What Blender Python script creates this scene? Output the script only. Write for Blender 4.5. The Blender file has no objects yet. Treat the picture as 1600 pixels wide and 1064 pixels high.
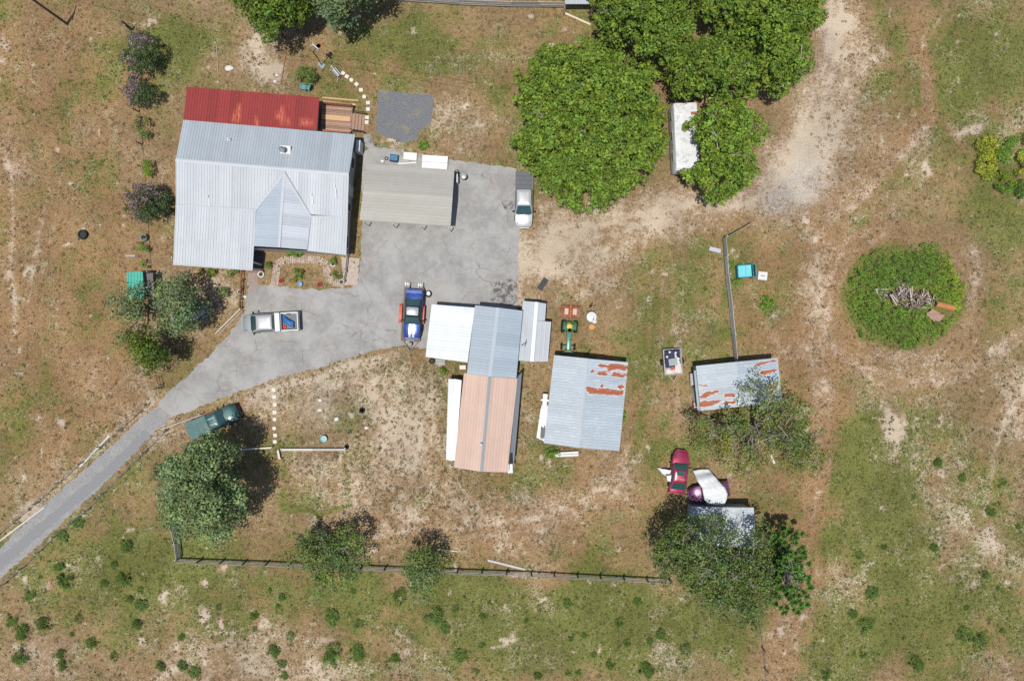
import bpy, bmesh, math, random
import numpy as np
from mathutils import Vector, Matrix
R = math.radians
sc = bpy.context.scene
# ------------------------------------------------------------------ camera, world, sun
S = 15.3            # photo pixels per metre on the ground
H = 70.0            # camera height above the ground
cam = bpy.data.cameras.new("camera"); co = bpy.data.objects.new("camera", cam)
sc.collection.objects.link(co); co.location = (0, 0, H); co.rotation_euler = (0, 0, 0)
cam.sensor_width = 36; cam.lens = 36*H/(1600/S); cam.clip_start = .5; cam.clip_end = 3000
sc.camera = co
EL = 79.0
sdx, sdy = .53, .848                       # ground direction in which shadows fall
w = bpy.data.worlds.new("World"); sc.world = w; w.use_nodes = True
wn = w.node_tree; sky = wn.nodes.new('ShaderNodeTexSky'); sky.sky_type = 'NISHITA'; sky.sun_disc = False
sky.sun_elevation = R(EL); sky.sun_rotation = math.atan2(-sdx, -sdy)
bg = wn.nodes['Background']; bg.inputs[1].default_value = .10
wn.links.new(sky.outputs[0], bg.inputs[0])
sl = bpy.data.lights.new("sun", 'SUN'); sl.energy = 4.2; sl.angle = R(.53); sl.color = (1, .955, .87)
so = bpy.data.objects.new("sun", sl); sc.collection.objects.link(so)
so.rotation_euler = Vector((sdx*math.cos(R(EL)), sdy*math.cos(R(EL)), -math.sin(R(EL)))).to_track_quat('-Z', 'Y').to_euler()
so.location = (-10, -20, 90)
sc.view_settings.view_transform = 'Standard'; sc.view_settings.look = 'None'
sc.view_settings.exposure = 0.12; sc.view_settings.gamma = 1
sc.render.resolution_x = 1024; sc.render.resolution_y = 680

# ------------------------------------------------------------------ helpers
def P(px, py, h=0.0):                       # a photo point at height h, as a place in the world
    k = (H-h)/H
    return Vector(((px-800)/S*k, (532-py)/S*k, h))
def tag(o, label=None, cat=None, group=None, kind=None):
    if label: o['label'] = label
    if cat: o['category'] = cat
    if group: o['group'] = group
    if kind: o['kind'] = kind
    return o
def thing(name, label, cat, loc=(0, 0, 0), rz=0, group=None):
    o = bpy.data.objects.new(name, None); sc.collection.objects.link(o)
    o.location = loc; o.rotation_euler = (0, 0, rz); o.empty_display_size = .3
    return tag(o, label, cat, group)
def link(name, me, mats, parent=None):
    o = bpy.data.objects.new(name, me); sc.collection.objects.link(o)
    for m in (mats if isinstance(mats, (list, tuple)) else [mats]): me.materials.append(m)
    if parent: o.parent = parent
    return o
def copy_tree(o, parent=None):
    c = o.copy(); sc.collection.objects.link(c)
    if parent: c.parent = parent
    for ch in list(o.children): copy_tree(ch, c)
    return c

class MB:                                   # collects faces; one build() = one mesh object
    def __init__(s): s.v = []; s.f = []; s.m = []; s.t = []; s.mi = 0; s.tint = (1, 1, 1); s.vt = {}
    def face(s, pts, tint=None):
        n = len(s.v); s.v += [tuple(p) for p in pts]; s.f.append(tuple(range(n, n+len(pts)))); s.m.append(s.mi); s.t.append(tint or s.tint)
    def mesh(s, verts, faces):
        n = len(s.v); s.v += [tuple(p) for p in verts]
        for f in faces: s.f.append(tuple(i+n for i in f)); s.m.append(s.mi); s.t.append(s.tint)
    def box(s, c, d, rz=0, ry=0, rx=0):
        M_ = Matrix.Translation(Vector(c)) @ Matrix.Rotation(rz, 4, 'Z') @ Matrix.Rotation(ry, 4, 'Y') @ Matrix.Rotation(rx, 4, 'X')
        a, b, e = d[0]/2, d[1]/2, d[2]/2
        k = min(a, b, e)*.18
        vs = [];
        for z, q in ((-e, 0), (e-k, 0), (e, k)):
            for x, y in ((-a+q, -b+q), (a-q, -b+q), (a-q, b-q), (-a+q, b-q)): vs.append(M_ @ Vector((x, y, z)))
        fs = [(3, 2, 1, 0), (8, 9, 10, 11)]
        for r_ in (0, 4):
            for i in range(4): j = (i+1) % 4; fs.append((r_+i, r_+j, r_+j+4, r_+i+4))
        s.mesh(vs, fs)
    def beam(s, p, q, wd, ht):              # box from p to q
        p = Vector(p); q = Vector(q); d = q-p; L = d.length
        if L < 1e-5: return
        s.box((p+q)/2, (L, wd, ht), math.atan2(d.y, d.x), -math.asin(max(-1, min(1, d.z/L))))
    def loft(s, rings, cap=True, closed=True):
        n = len(rings[0]); vs = [p for r_ in rings for p in r_]; fs = []
        for k in range(len(rings)-1):
            for i in range(n if closed else n-1):
                j = (i+1) % n; fs.append((k*n+i, k*n+j, (k+1)*n+j, (k+1)*n+i))
        if cap: fs.append(tuple(range(n-1, -1, -1))); fs.append(tuple((len(rings)-1)*n+i for i in range(n)))
        s.mesh(vs, fs)
    def tube(s, pts, r, n=6, r2=None):
        pts = [Vector(p) for p in pts]; rings = []; m = len(pts)
        for k, p in enumerate(pts):
            d = (pts[min(k+1, m-1)]-pts[max(k-1, 0)])
            if d.length < 1e-6: d = Vector((0, 0, 1))
            d.normalize(); u = d.cross(Vector((0, 0, 1)) if abs(d.z) < .95 else Vector((1, 0, 0))).normalized(); vv = d.cross(u)
            rr = r if r2 is None else r+(r2-r)*k/max(1, m-1)
            rings.append([p+(u*math.cos(a)+vv*math.sin(a))*rr for a in [2*math.pi*i/n for i in range(n)]])
        s.loft(rings)
    def lathe(s, c, prof, n=20, axis='Z', rz=0):
        rings = []
        for rr, z in prof:
            ring = []
            for i in range(n):
                a = 2*math.pi*i/n; x, y = rr*math.cos(a), rr*math.sin(a)
                v = Vector((x, y, z)) if axis == 'Z' else (Vector((x, z, y)) if axis == 'Y' else Vector((z, x, y)))
                if rz: v = Matrix.Rotation(rz, 3, 'Z') @ v
                ring.append(Vector(c)+v)
            rings.append(ring)
        s.loft(rings, cap=prof[0][0] > 1e-4 or prof[-1][0] > 1e-4)
    def sheet(s, poly, z0, z1):             # flat slab with the outline poly (xy)
        n = len(poly); A = sum(poly[i][0]*poly[(i+1) % n][1]-poly[(i+1) % n][0]*poly[i][1] for i in range(n))
        if A < 0: poly = poly[::-1]
        s.mesh([(p[0], p[1], z0) for p in poly]+[(p[0], p[1], z1) for p in poly],
               [tuple(range(n, 2*n))]+[(i, (i+1) % n, (i+1) % n+n, i+n) for i in range(n)])
    def build(s, name, mats, parent=None, smooth=None, solid=None):
        me = bpy.data.meshes.new(name); me.from_pydata(s.v, [], s.f)
        me.polygons.foreach_set('material_index', s.m)
        at = me.color_attributes.new('tint', 'FLOAT_COLOR', 'CORNER')
        arr = np.empty((len(me.loops), 4), np.float32); k = 0
        for f, t in zip(s.f, s.t):
            n = len(f)
            if isinstance(t, list):
                for i in range(n): arr[k+i] = (*t[i][:3], t[i][3] if len(t[i]) > 3 else 0)
            else: arr[k:k+n] = (*t[:3], t[3] if len(t) > 3 else 0)
            k += n
        at.data.foreach_set('color', arr.ravel())
        if smooth is not None:
            bm = bmesh.new(); bm.from_mesh(me); bmesh.ops.remove_doubles(bm, verts=bm.verts, dist=1e-4)
            bmesh.ops.recalc_face_normals(bm, faces=bm.faces); bm.to_mesh(me); bm.free()
            me.polygons.foreach_set('use_smooth', [True]*len(me.polygons)); me.set_sharp_from_angle(angle=R(smooth))
        me.update(); o = link(name, me, mats, parent)
        if solid: md = o.modifiers.new('solid', 'SOLIDIFY'); md.thickness = solid; md.offset = -1
        return o

# ------------------------------------------------------------------ materials
class NT:
    def __init__(s, name):
        s.mat = bpy.data.materials.new(name); s.mat.use_nodes = True; s.t = s.mat.node_tree; s.b = s.t.nodes['Principled BSDF']
        s.obj = s.t.nodes.new('ShaderNodeTexCoord').outputs['Object']
    def n(s, typ, **k):
        nd = s.t.nodes.new(typ)
        for a, v in k.items(): setattr(nd, a, v)
        return nd
    def put(s, sock, v):
        if isinstance(v, bpy.types.NodeSocket): s.t.links.new(v, sock)
        elif isinstance(v, (tuple, list)) and len(v) == 3 and sock.type == 'RGBA': sock.default_value = (*v, 1)
        else: sock.default_value = v
    def noise(s, sc_, det=4, ro=.55, vec=None, dist=0, stretch=None):
        v = vec or s.obj
        if stretch:
            mp = s.n('ShaderNodeMapping'); s.put(mp.inputs[0], v); mp.inputs[3].default_value = stretch; v = mp.outputs[0]
        nd = s.n('ShaderNodeTexNoise'); s.put(nd.inputs['Vector'], v); nd.inputs['Scale'].default_value = sc_
        nd.inputs['Detail'].default_value = det; nd.inputs['Roughness'].default_value = ro; nd.inputs['Distortion'].default_value = dist
        return nd.outputs[0]
    def m(s, op, a, b=None, c=None):
        nd = s.n('ShaderNodeMath', operation=op); s.put(nd.inputs[0], a)
        if b is not None: s.put(nd.inputs[1], b)
        if c is not None: s.put(nd.inputs[2], c)
        return nd.outputs[0]
    def mix(s, f, a, b, mode='MIX'):
        nd = s.n('ShaderNodeMix', data_type='RGBA', blend_type=mode); nd.clamp_factor = True
        s.put(nd.inputs[0], f); s.put(nd.inputs[6], a); s.put(nd.inputs[7], b); return nd.outputs[2]
    def step(s, v, lo, hi):
        nd = s.n('ShaderNodeMapRange', interpolation_type='SMOOTHSTEP'); s.put(nd.inputs[0], v)
        nd.inputs[1].default_value = lo; nd.inputs[2].default_value = hi; return nd.outputs[0]
    def attr(s, name):
        nd = s.n('ShaderNodeAttribute'); nd.attribute_name = name; return nd
    def sep(s, c):
        nd = s.n('ShaderNodeSeparateColor'); s.put(nd.inputs[0], c); return nd.outputs
    def bump(s, h, d=.02, st=.6):
        nd = s.n('ShaderNodeBump'); nd.inputs['Strength'].default_value = st; nd.inputs['Distance'].default_value = d
        s.put(nd.inputs['Height'], h); s.t.links.new(nd.outputs[0], s.b.inputs['Normal'])
    def out(s, col, rough=.8, metal=0, spec=.3):
        s.put(s.b.inputs['Base Color'], col); s.put(s.b.inputs['Roughness'], rough); s.put(s.b.inputs['Metallic'], metal)
        s.b.inputs['Specular IOR Level'].default_value = spec; return s.mat
_mc = {}
def M(name, col, rough=.75, metal=0, var=.18, vs=2.5, dirt=None, da=.3, ds=1.2, bump=0, spec=.3, tint=True, coat=0):
    if name in _mc: return _mc[name]
    t = NT(name); n1 = t.noise(vs, 5, .6)
    c = t.mix(n1, tuple(x*(1-var) for x in col), tuple(min(1, x*(1+var)) for x in col))
    if dirt: c = t.mix(t.m('MULTIPLY', t.step(t.noise(ds, 6, .65), .45, .7), da), c, dirt)
    if tint: c = t.mix(1.0, c, t.attr('tint').outputs[0], 'MULTIPLY')
    if bump: t.bump(t.noise(vs*4, 4, .6), bump, .5)
    if coat: t.b.inputs['Coat Weight'].default_value = coat; t.b.inputs['Coat Roughness'].default_value = .08
    _mc[name] = t.out(c, rough, metal, spec); return _mc[name]
def roofmat(name, col, metal=.35, rough=.5, rust=False, streak=.25, dirtcol=(.25, .23, .2), thr=.5):
    t = NT(name)
    c = t.mix(t.noise(.5, 5, .6), tuple(x*.88 for x in col), tuple(min(1, x*1.1) for x in col))
    c = t.mix(t.m('MULTIPLY', t.step(t.noise(3.5, 6, .7), .5, .75), streak), c, dirtcol)
    at = t.attr('tint'); c = t.mix(1.0, c, at.outputs[0], 'MULTIPLY')
    if rust == 'fade':
        c = t.mix(t.m('MULTIPLY', at.outputs['Alpha'], t.step(t.noise(3, 5, .7, stretch=(2.5, .6, 1)), .35, .6)), c, (.50, .13, .07)); return t.out(c, rough, metal, .35)
    if rust:
        f = t.m('ADD', at.outputs['Alpha'], t.m('MULTIPLY', t.m('SUBTRACT', t.noise(2.6, 6, .75, stretch=(.55, 2.2, 1)), .5), 3.0))
        edge = t.step(f, .2, .5); core = t.step(f, .40, .62)
        rc = t.mix(t.noise(5, 5, .7), (.20, .055, .030), (.40, .13, .065))
        c = t.mix(t.m('MULTIPLY', edge, .6), c, (.75, .72, .66)); c = t.mix(core, c, rc)
        me_ = t.m('MULTIPLY', t.m('SUBTRACT', 1, core), metal)
        t.bump(t.noise(8, 3), .004, .4)
        return t.out(c, rough, me_, .3)
    return t.out(c, rough, metal, .35)
def glass(name, col=(.02, .05, .05)):
    if name in _mc: return _mc[name]
    t = NT(name); t.b.inputs['Coat Weight'].default_value = .5; t.b.inputs['Coat Roughness'].default_value = .02
    _mc[name] = t.out(t.mix(t.noise(2, 2), col, tuple(x*1.6 for x in col)), .05, 0, .8); return _mc[name]
def leafmat(name, col, tr=.25):
    t = NT(name); c = t.mix(1.0, t.mix(t.noise(1.5, 3), tuple(x*.8 for x in col), tuple(x*1.25 for x in col)), t.attr('tint').outputs[0], 'MULTIPLY')
    t.out(c, .6, 0, .25)
    tl = t.n('ShaderNodeBsdfTranslucent'); t.put(tl.inputs[0], c); mx = t.n('ShaderNodeMixShader'); mx.inputs[0].default_value = tr
    t.t.links.new(t.b.outputs[0], mx.inputs[1]); t.t.links.new(tl.outputs[0], mx.inputs[2])
    t.t.links.new(mx.outputs[0], t.t.nodes['Material Output'].inputs[0]); return t.mat

# ------------------------------------------------------------------ value noise for the ground maps
def vnoise(x, y, seed):
    xi = np.floor(x).astype(np.int64); yi = np.floor(y).astype(np.int64); fx = x-xi; fy = y-yi
    fx = fx*fx*(3-2*fx); fy = fy*fy*(3-2*fy)
    def h(a, b):
        n = (a*374761393+b*668265263+seed*1442695041) & 0xffffffff
        n = ((n ^ (n >> 13))*1274126177) & 0xffffffff
        return ((n ^ (n >> 16)) & 0xffff)/65535.0
    return (h(xi, yi)*(1-fx)+h(xi+1, yi)*fx)*(1-fy)+(h(xi, yi+1)*(1-fx)+h(xi+1, yi+1)*fx)*fy
def fbm(x, y, s, seed=0, o=4):
    r_ = 0; a = .5; t = 0
    for k in range(o): r_ = r_+a*vnoise(x/s, y/s, seed+k*17); t += a; a *= .55; s /= 2.03
    return r_/t
def seg_dist(x, y, pts):
    d = np.full(x.shape, 1e9)
    for (ax, ay), (bx, by) in zip(pts[:-1], pts[1:]):
        dx, dy = bx-ax, by-ay; t = np.clip(((x-ax)*dx+(y-ay)*dy)/(dx*dx+dy*dy+1e-9), 0, 1)
        d = np.minimum(d, np.hypot(x-ax-t*dx, y-ay-t*dy))
    return d
def inside(x, y, poly):
    c = np.zeros(x.shape, bool); n = len(poly)
    for i in range(n):
        (ax, ay), (bx, by) = poly[i], poly[(i+1) % n]
        if ay == by: continue
        m_ = ((ay > y) != (by > y)) & (x < (bx-ax)*(y-ay)/(by-ay)+ax); c ^= m_
    return c
# ------------------------------------------------------------------ ground
# (x, y, rx, ry, amount) in photo pixels: where the turf is green, sandy, red-brown, grey
GREEN = [(1565,258,38,42,.7),(850,985,420,90,.42),(150,890,130,70,.35),(330,900,200,40,.3),(1480,900,200,190,.35),(1380,680,80,120,.3),(1540,120,120,140,.3),(1000,600,60,200,.2),(690,70,130,50,.2),(270,60,50,90,.6),(250,120,25,60,.4),(650,75,60,35,.6),(690,60,90,40,.45),(560,60,60,60,.25),(720,95,50,30,.3),(60,215,60,40,.2),(640,50,60,30,.2),
 (1530,90,90,70,.65),(1480,100,50,60,.3),(1500,150,60,90,.35),(1470,220,40,60,.3),(1570,40,60,60,.2),(1550,330,80,70,.45),(1400,340,90,60,.12),(1560,460,70,90,.4),(1530,560,60,40,.2),
 (1340,660,45,60,.5),(1350,760,60,90,.3),(1480,660,90,50,.3),(1450,800,120,90,.35),(1350,850,60,90,.35),(1500,930,110,80,.4),(1400,1010,120,60,.45),(1300,1010,40,60,.3),(1560,720,60,60,.3),
 (1560,1000,60,80,.3),(880,960,170,70,.6),(1000,940,80,50,.35),(900,1010,150,50,.35),(700,930,90,40,.55),(600,950,120,50,.35),(300,880,60,40,.45),(330,920,120,50,.35),(180,850,80,60,.35),(120,900,90,60,.3),
 (450,930,90,50,.3),(620,1030,80,30,.2),(100,960,90,60,.2),(250,1010,90,40,.12),(40,900,50,50,.25),(1000,690,30,90,.3),(1020,600,40,120,.35),(1000,500,40,70,.25),(1040,450,50,70,.4),(980,800,60,30,.1),
 (870,720,35,30,.6),(860,760,50,20,.4),(800,750,50,20,.3),(870,480,30,30,.3),(1100,420,40,60,.25),(1160,420,18,35,.5),(1140,490,10,60,.5),(1198,475,12,18,1.0),(1380,460,120,110,.15),
 (840,400,30,60,.1),(830,260,30,60,.4),(800,160,40,60,.25),(60,390,60,90,.18),(30,640,40,80,.25),(80,60,90,60,.15),(150,160,60,60,.2),(180,270,60,40,.15),(120,520,80,60,.12),
 (320,520,30,30,.4),(300,570,40,30,.4),(270,600,30,30,.45),(570,650,40,30,.5),(520,750,20,60,.35),(490,790,60,15,.4),(450,690,30,15,.35),(430,720,20,60,.15),(690,560,20,15,.5),(665,590,40,30,.3),
 (820,600,15,60,.35),(840,660,15,60,.3),(1060,500,40,100,.2),(1050,700,60,80,.25),(1150,700,110,60,.45),(1120,860,90,60,.35),(1140,960,90,60,.3),(480,130,60,30,.25),(540,140,60,20,.35),(600,222,40,15,.4),(660,218,30,18,.55),(650,190,25,30,.4)]
SAND = [(640,690,110,130,.38),(590,600,90,45,.35),(720,790,90,50,.2),(1295,130,55,150,.25),(1235,260,90,50,.3),(1080,330,120,40,.2),(870,400,80,70,.25),(400,55,35,35,.55),(395,100,40,40,.5),(340,90,30,60,.35),(420,130,40,30,.3),(710,180,50,60,.6),(750,220,50,40,.45),(740,40,60,40,.3),(820,90,60,30,.3),(620,650,80,70,.5),(560,600,90,60,.45),(480,620,60,60,.5),
 (400,650,50,50,.45),(490,750,55,40,.65),(600,760,90,60,.35),(560,820,120,30,.25),(660,700,60,100,.35),(440,800,40,40,.25),(900,380,90,50,.45),(850,350,60,70,.45),(880,330,90,30,.3),(1000,330,120,30,.4),(1100,320,80,40,.35),
 (900,430,70,40,.5),(960,420,80,40,.2),(820,420,20,60,.3),(1310,30,30,60,.6),(1320,140,60,90,.3),(1270,200,50,60,.45),(1240,280,70,60,.45),(1250,240,60,30,.3),(1350,220,60,90,.2),(1480,30,60,20,.3),(1540,30,30,20,.3),(1400,110,30,60,.2),
 (1520,210,80,30,.5),(1590,200,50,60,.5),(1440,260,60,40,.2),(1510,120,60,30,.12),(1510,390,20,60,.4),(1520,450,12,90,.3),(1280,450,80,60,.3),(1300,400,60,60,.3),(1560,580,60,60,.3),(1590,650,30,60,.5),(1480,700,90,60,.4),
 (1395,672,14,30,1.1),(1420,750,60,80,.3),(1520,820,60,60,.55),(1480,870,90,60,.3),(1340,900,50,50,.5),(1590,750,50,90,.3),(1570,960,60,90,.3),(1450,1050,90,30,.2),(1340,560,120,40,.2),(1430,570,90,40,.25),
 (880,770,90,60,.4),(840,830,80,40,.35),(770,800,60,40,.25),(940,740,60,40,.25),(620,870,60,20,.1),(370,1030,120,50,.45),(450,1060,120,40,.45),(250,1000,90,60,.3),(80,1000,90,60,.3),(30,1050,80,40,.45),(330,950,60,30,.25),
 (560,1050,120,30,.4),(760,1040,120,40,.3),(680,1010,90,30,.25),(870,1020,50,30,.2),(1060,1030,60,50,.45),(1030,1000,50,40,.3),(840,960,40,30,.2),(30,270,50,50,.5),(30,440,50,70,.35),(60,640,50,40,.3),(50,770,60,60,.4),(120,730,60,50,.3),
 (20,150,50,90,.15),(130,220,60,60,.12),(240,170,40,60,.2),(250,380,25,120,.45),(240,500,30,60,.3),(190,640,60,60,.25),(320,470,50,40,.35),(330,440,50,25,.45),(370,460,25,35,.4),(480,430,60,30,.3),(1200,640,40,60,.3),(1250,700,30,60,.35),
 (1130,740,50,30,.3),(1090,520,50,60,.3),(1090,460,40,60,.2),(820,640,20,60,.35),(840,710,25,30,.4),(1220,1000,30,60,.3),(1090,780,60,40,.1),(230,690,30,30,.5),(270,680,50,25,.5),(700,480,10,60,.2),(790,60,40,30,.2)]
RED = [(110,420,130,300,.2),(60,450,120,260,.3),(1275,470,60,180,.5),(1240,900,45,160,.5),(90,300,140,300,.45),(120,600,140,110,.4),(900,800,200,50,.3),(100,120,140,120,.45),(60,300,100,140,.5),(140,450,80,140,.45),(80,560,90,120,.5),(130,640,90,60,.45),(30,60,80,60,.35),(1240,540,60,120,.75),(1290,600,30,120,.7),(1180,480,70,80,.6),(1200,380,70,60,.3),(1270,750,30,160,.6),(1230,1010,35,80,.7),
 (1250,880,40,60,.6),(1190,760,60,60,.5),(1080,380,60,60,.2),(900,740,160,50,.35),(800,850,220,30,.4),(520,860,120,30,.35),(940,640,30,90,.3),(1040,560,10,120,.3),(820,620,15,50,.6),(430,430,50,40,.4),(460,385,40,15,.4),(400,100,60,30,.3),
 (640,300,40,40,0),(1380,80,60,60,.3),(1330,300,90,90,.35),(700,820,120,40,.4),(1300,470,60,90,.3),(950,560,50,90,.2),(940,460,60,40,.3),(560,110,60,50,.3),(880,40,60,40,.3),(640,130,120,30,.15),(1430,200,60,50,.2),(1130,100,90,60,.3)]
GREYS = [(1280,170,50,150,.12),(1215,300,60,35,.3),(1240,300,40,25,.7),(1255,270,30,20,.6),(1205,310,40,18,.5),(1215,330,25,20,.6),(500,630,45,45,.45),(1290,70,20,60,.3),(590,240,40,15,.4),(395,105,25,18,.4),(1270,240,30,30,.4)]
LINES = [  # worn wheel tracks: polyline, half width, dsand, dred, dgreen
 ([(1310,-60),(1300,80),(1270,180),(1230,270),(1150,300),(1000,330),(880,370),(815,420)],24,.22,.05,-.5),
 ([(1345,-60),(1330,100),(1300,220),(1240,310),(1120,345),(960,385),(830,440)],20,.18,.1,-.4),
 ([(1440,-40),(1430,60),(1450,130),(1450,180),(1380,240),(1300,330),(1270,420),(1265,560),(1290,620),(1285,720),(1255,840),(1215,980),(1200,1100)],15,.15,.6,-.7),
 ([(1450,120),(1460,190),(1400,250),(1330,330)],7,.3,.1,-.3),([(1480,190),(1560,300),(1600,320)],7,.3,.2,-.4),
 ([(1300,430),(1320,390),(1400,360),(1480,380),(1520,450),(1510,520),(1450,560),(1370,555),(1310,520),(1295,460),(1300,430)],14,.08,.1,-.4),
 ([(1270,420),(1300,540),(1380,600),(1500,590),(1600,520)],10,.25,.15,-.2),
 ([(1030,440),(1010,560),(1000,680),(960,760),(880,810),(760,830),(600,850),(450,840)],12,-.05,.1,.2),
 ([(1058,480),(1060,700)],4,.3,.4,-.2),([(990,640),(975,740),(900,800),(800,810)],6,.2,.2,-.3),
 ([(10,240),(22,320),(15,420),(25,520)],5,.5,.0,-.1),([(60,360),(45,480),(70,560)],4,.35,0,0),
 ([(215,560),(240,620),(180,680),(90,760),(0,830)],9,.25,0,.1),([(245,700),(150,790),(60,870),(0,930)],7,.1,0,.35),
 ([(0,838),(60,786),(130,728),(200,675),(250,610)],6,.1,0,.4),
 ([(812,480),(810,350),(816,260)],5,.25,.45,-.1),([(395,620),(480,595),(620,552)],6,.4,.2,-.3),
 ([(1600,600),(1560,680),(1540,800)],6,.4,0,-.1),([(700,1064),(640,1000),(560,960)],4,.2,0,0),([(240,1064),(330,1010),(420,990),(520,1000)],5,.35,0,0),
 ([(445,730),(440,790),(500,802),(545,790),(540,730)],4,-.4,0,.55),([(1230,560),(1200,520),(1170,450)],9,.2,.4,-.2)]
def ruts(pts, gap=9, hw=3, ds=.2, dr=.1, dg=-.25):
    o = []
    for sg in (-1, 1):
        q = []
        for i, (x, y) in enumerate(pts):
            a = pts[max(0, i-1)]; b_ = pts[min(len(pts)-1, i+1)]; L = math.hypot(b_[0]-a[0], b_[1]-a[1]); q.append((x-(b_[1]-a[1])/L*gap*sg, y+(b_[0]-a[0])/L*gap*sg))
        o.append((q, hw, ds, dr, dg))
    return o
LINES += [([(1040,430),(1025,560),(1000,680),(955,765),(870,815),(740,832),(600,828)],26,.1,.25,-.35), ([(980,600),(975,680),(930,750),(850,790)],10,.12,.1,-.3),
 ([(1290,470),(1300,400),(1360,365),(1450,358),(1520,400),(1535,480),(1500,555),(1410,580),(1330,560),(1290,500)],17,.02,.25,-.4), ([(1270,440),(1290,560),(1285,700),(1262,840),(1225,980),(1215,1090)],20,.12,.5,-.5)]
LINES += ruts([(1290,470),(1300,400),(1360,365),(1450,358),(1520,400),(1535,480),(1500,555),(1410,580),(1330,560),(1290,500)], ds=.1)
LINES += ruts([(1310,-60),(1302,80),(1270,180),(1235,270),(1150,315),(1000,345),(880,375),(812,430)])
LINES += ruts([(1250,1064),(1265,900),(1285,760),(1290,640),(1275,560),(1285,480),(1330,385),(1400,340)])
LINES += ruts([(1030,420),(1020,560),(1000,690),(950,770),(860,815),(740,830),(560,850)], ds=.22, dg=-.15)
LINES += ruts([(815,360),(900,340),(1000,345),(1060,400),(1060,520)], ds=.2)
LINES += ruts([(1500,-20),(1430,120),(1440,220),(1390,290),(1310,350)], ds=.2)+ruts([(40,120),(90,260),(60,420),(20,560)], ds=.22, dg=-.1)+ruts([(1300,560),(1400,600),(1520,580),(1600,520)], ds=.2)
BARE = [(230,24,10,9,1),(8,97,6,5,1),(10,70,9,9,.9),(105,380,9,6,.8),(265,935,5,8,1),(322,915,5,6,1),(325,955,8,8,1),(353,897,5,6,1),(418,977,7,6,1),(355,962,6,5,1),(75,912,8,6,.6),(48,430,7,7,.8),(100,655,8,8,.8),(65,650,8,8,.9),(42,800,14,9,.9),
 (550,660,4,4,.5),(640,1010,6,5,.8),(807,900,10,5,1),(960,916,6,4,1),(925,917,6,4,1),(800,1000,8,6,.6),(855,938,5,4,.8),(1500,730,8,5,.6),(1520,210,20,7,.9),(1315,28,18,12,1),(1270,230,16,14,1),(1390,85,8,8,.8),(1370,105,14,10,.7),(1395,660,12,28,1),
 (1250,320,20,8,.6),(1455,255,7,7,.9),(1545,840,14,14,.8),(1210,984,5,5,1),(1222,1018,5,5,1),(230,1004,6,5,1),(30,1005,7,6,.8),(90,880,6,5,.4),(870,620,3,3,.5),(405,60,12,18,.6),(420,105,20,14,.7)]
big = [(124,815),(99,837),(198,851),(179,883),(196,902),(105,907),(48,928),(222,944),(72,973),(214,975),(20,968),(146,1003),(36,1023),(179,1024),(98,1021),(97,1038),(286,1038),(519,963),(427,1017),(516,1029),(557,1018),(304,1049),(625,930),(679,960),(696,980),(720,1023),(1008,1046),(1429,1036),(1289,1051),(1350,977),(1361,925),(1459,855),(1536,897),(1505,990),(1529,999),(1071,1013),(35,985),(521,1015)]
small = [(163,912),(203,936),(124,965),(114,990),(283,994),(220,920),(94,885),(63,901),(251,1040),(455,993),(443,1054),(441,1036),(619,1028),(342,947),(375,933),(422,921),(441,932),(434,947),(398,982),(286,992),(398,960),(561,974),(552,923),(712,951),(619,1026),(753,962),(754,1007),(840,1055),(886,942),(892,996),(966,972),(954,1037),(979,1004),(1032,990),(1015,1001),(996,939),(927,1022),(888,1050),(904,1050),(822,968),(765,942),(912,992),(744,1049),(1348,1021),(1272,1005),(1464,722),(1503,746),(1427,774),(1342,867),(1331,958),(1590,822),(1566,753),(1510,949),(1564,984),(1381,853),(1547,798),(1558,918)]
GREEN += [(x, y, 13, 13, .5) for x, y in big]+[(x, y, 8, 8, .35) for x, y in small]
def axis(lo, hi, step, far):
    a = list(np.arange(lo, hi+1e-6, step)); s = step; x = hi
    while x < far: s *= 1.5; x += s; a.append(min(x, far))
    s = step; x = lo; b = []
    while x > -far: s *= 1.5; x -= s; b.append(max(x, -far))
    return np.array(b[::-1]+a)
gx = axis(-56, 56, .22, 900.0); gy = axis(-39, 39, .22, 900.0)
GX, GY = np.meshgrid(gx, gy); px = GX*S+800; py = 532-GY*S
def blobs(L, px, py):
    r_ = np.zeros(px.shape)
    wx = px+(fbm(px, py, 60, 91)-.5)*50+(fbm(px, py, 14, 93)-.5)*14; wy = py+(fbm(px, py, 60, 92)-.5)*50+(fbm(px, py, 14, 94)-.5)*14
    for x, y, rx, ry, a in L: r_ = r_+a*np.exp(-(((wx-x)/rx)**2+((wy-y)/ry)**2))
    return r_
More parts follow.
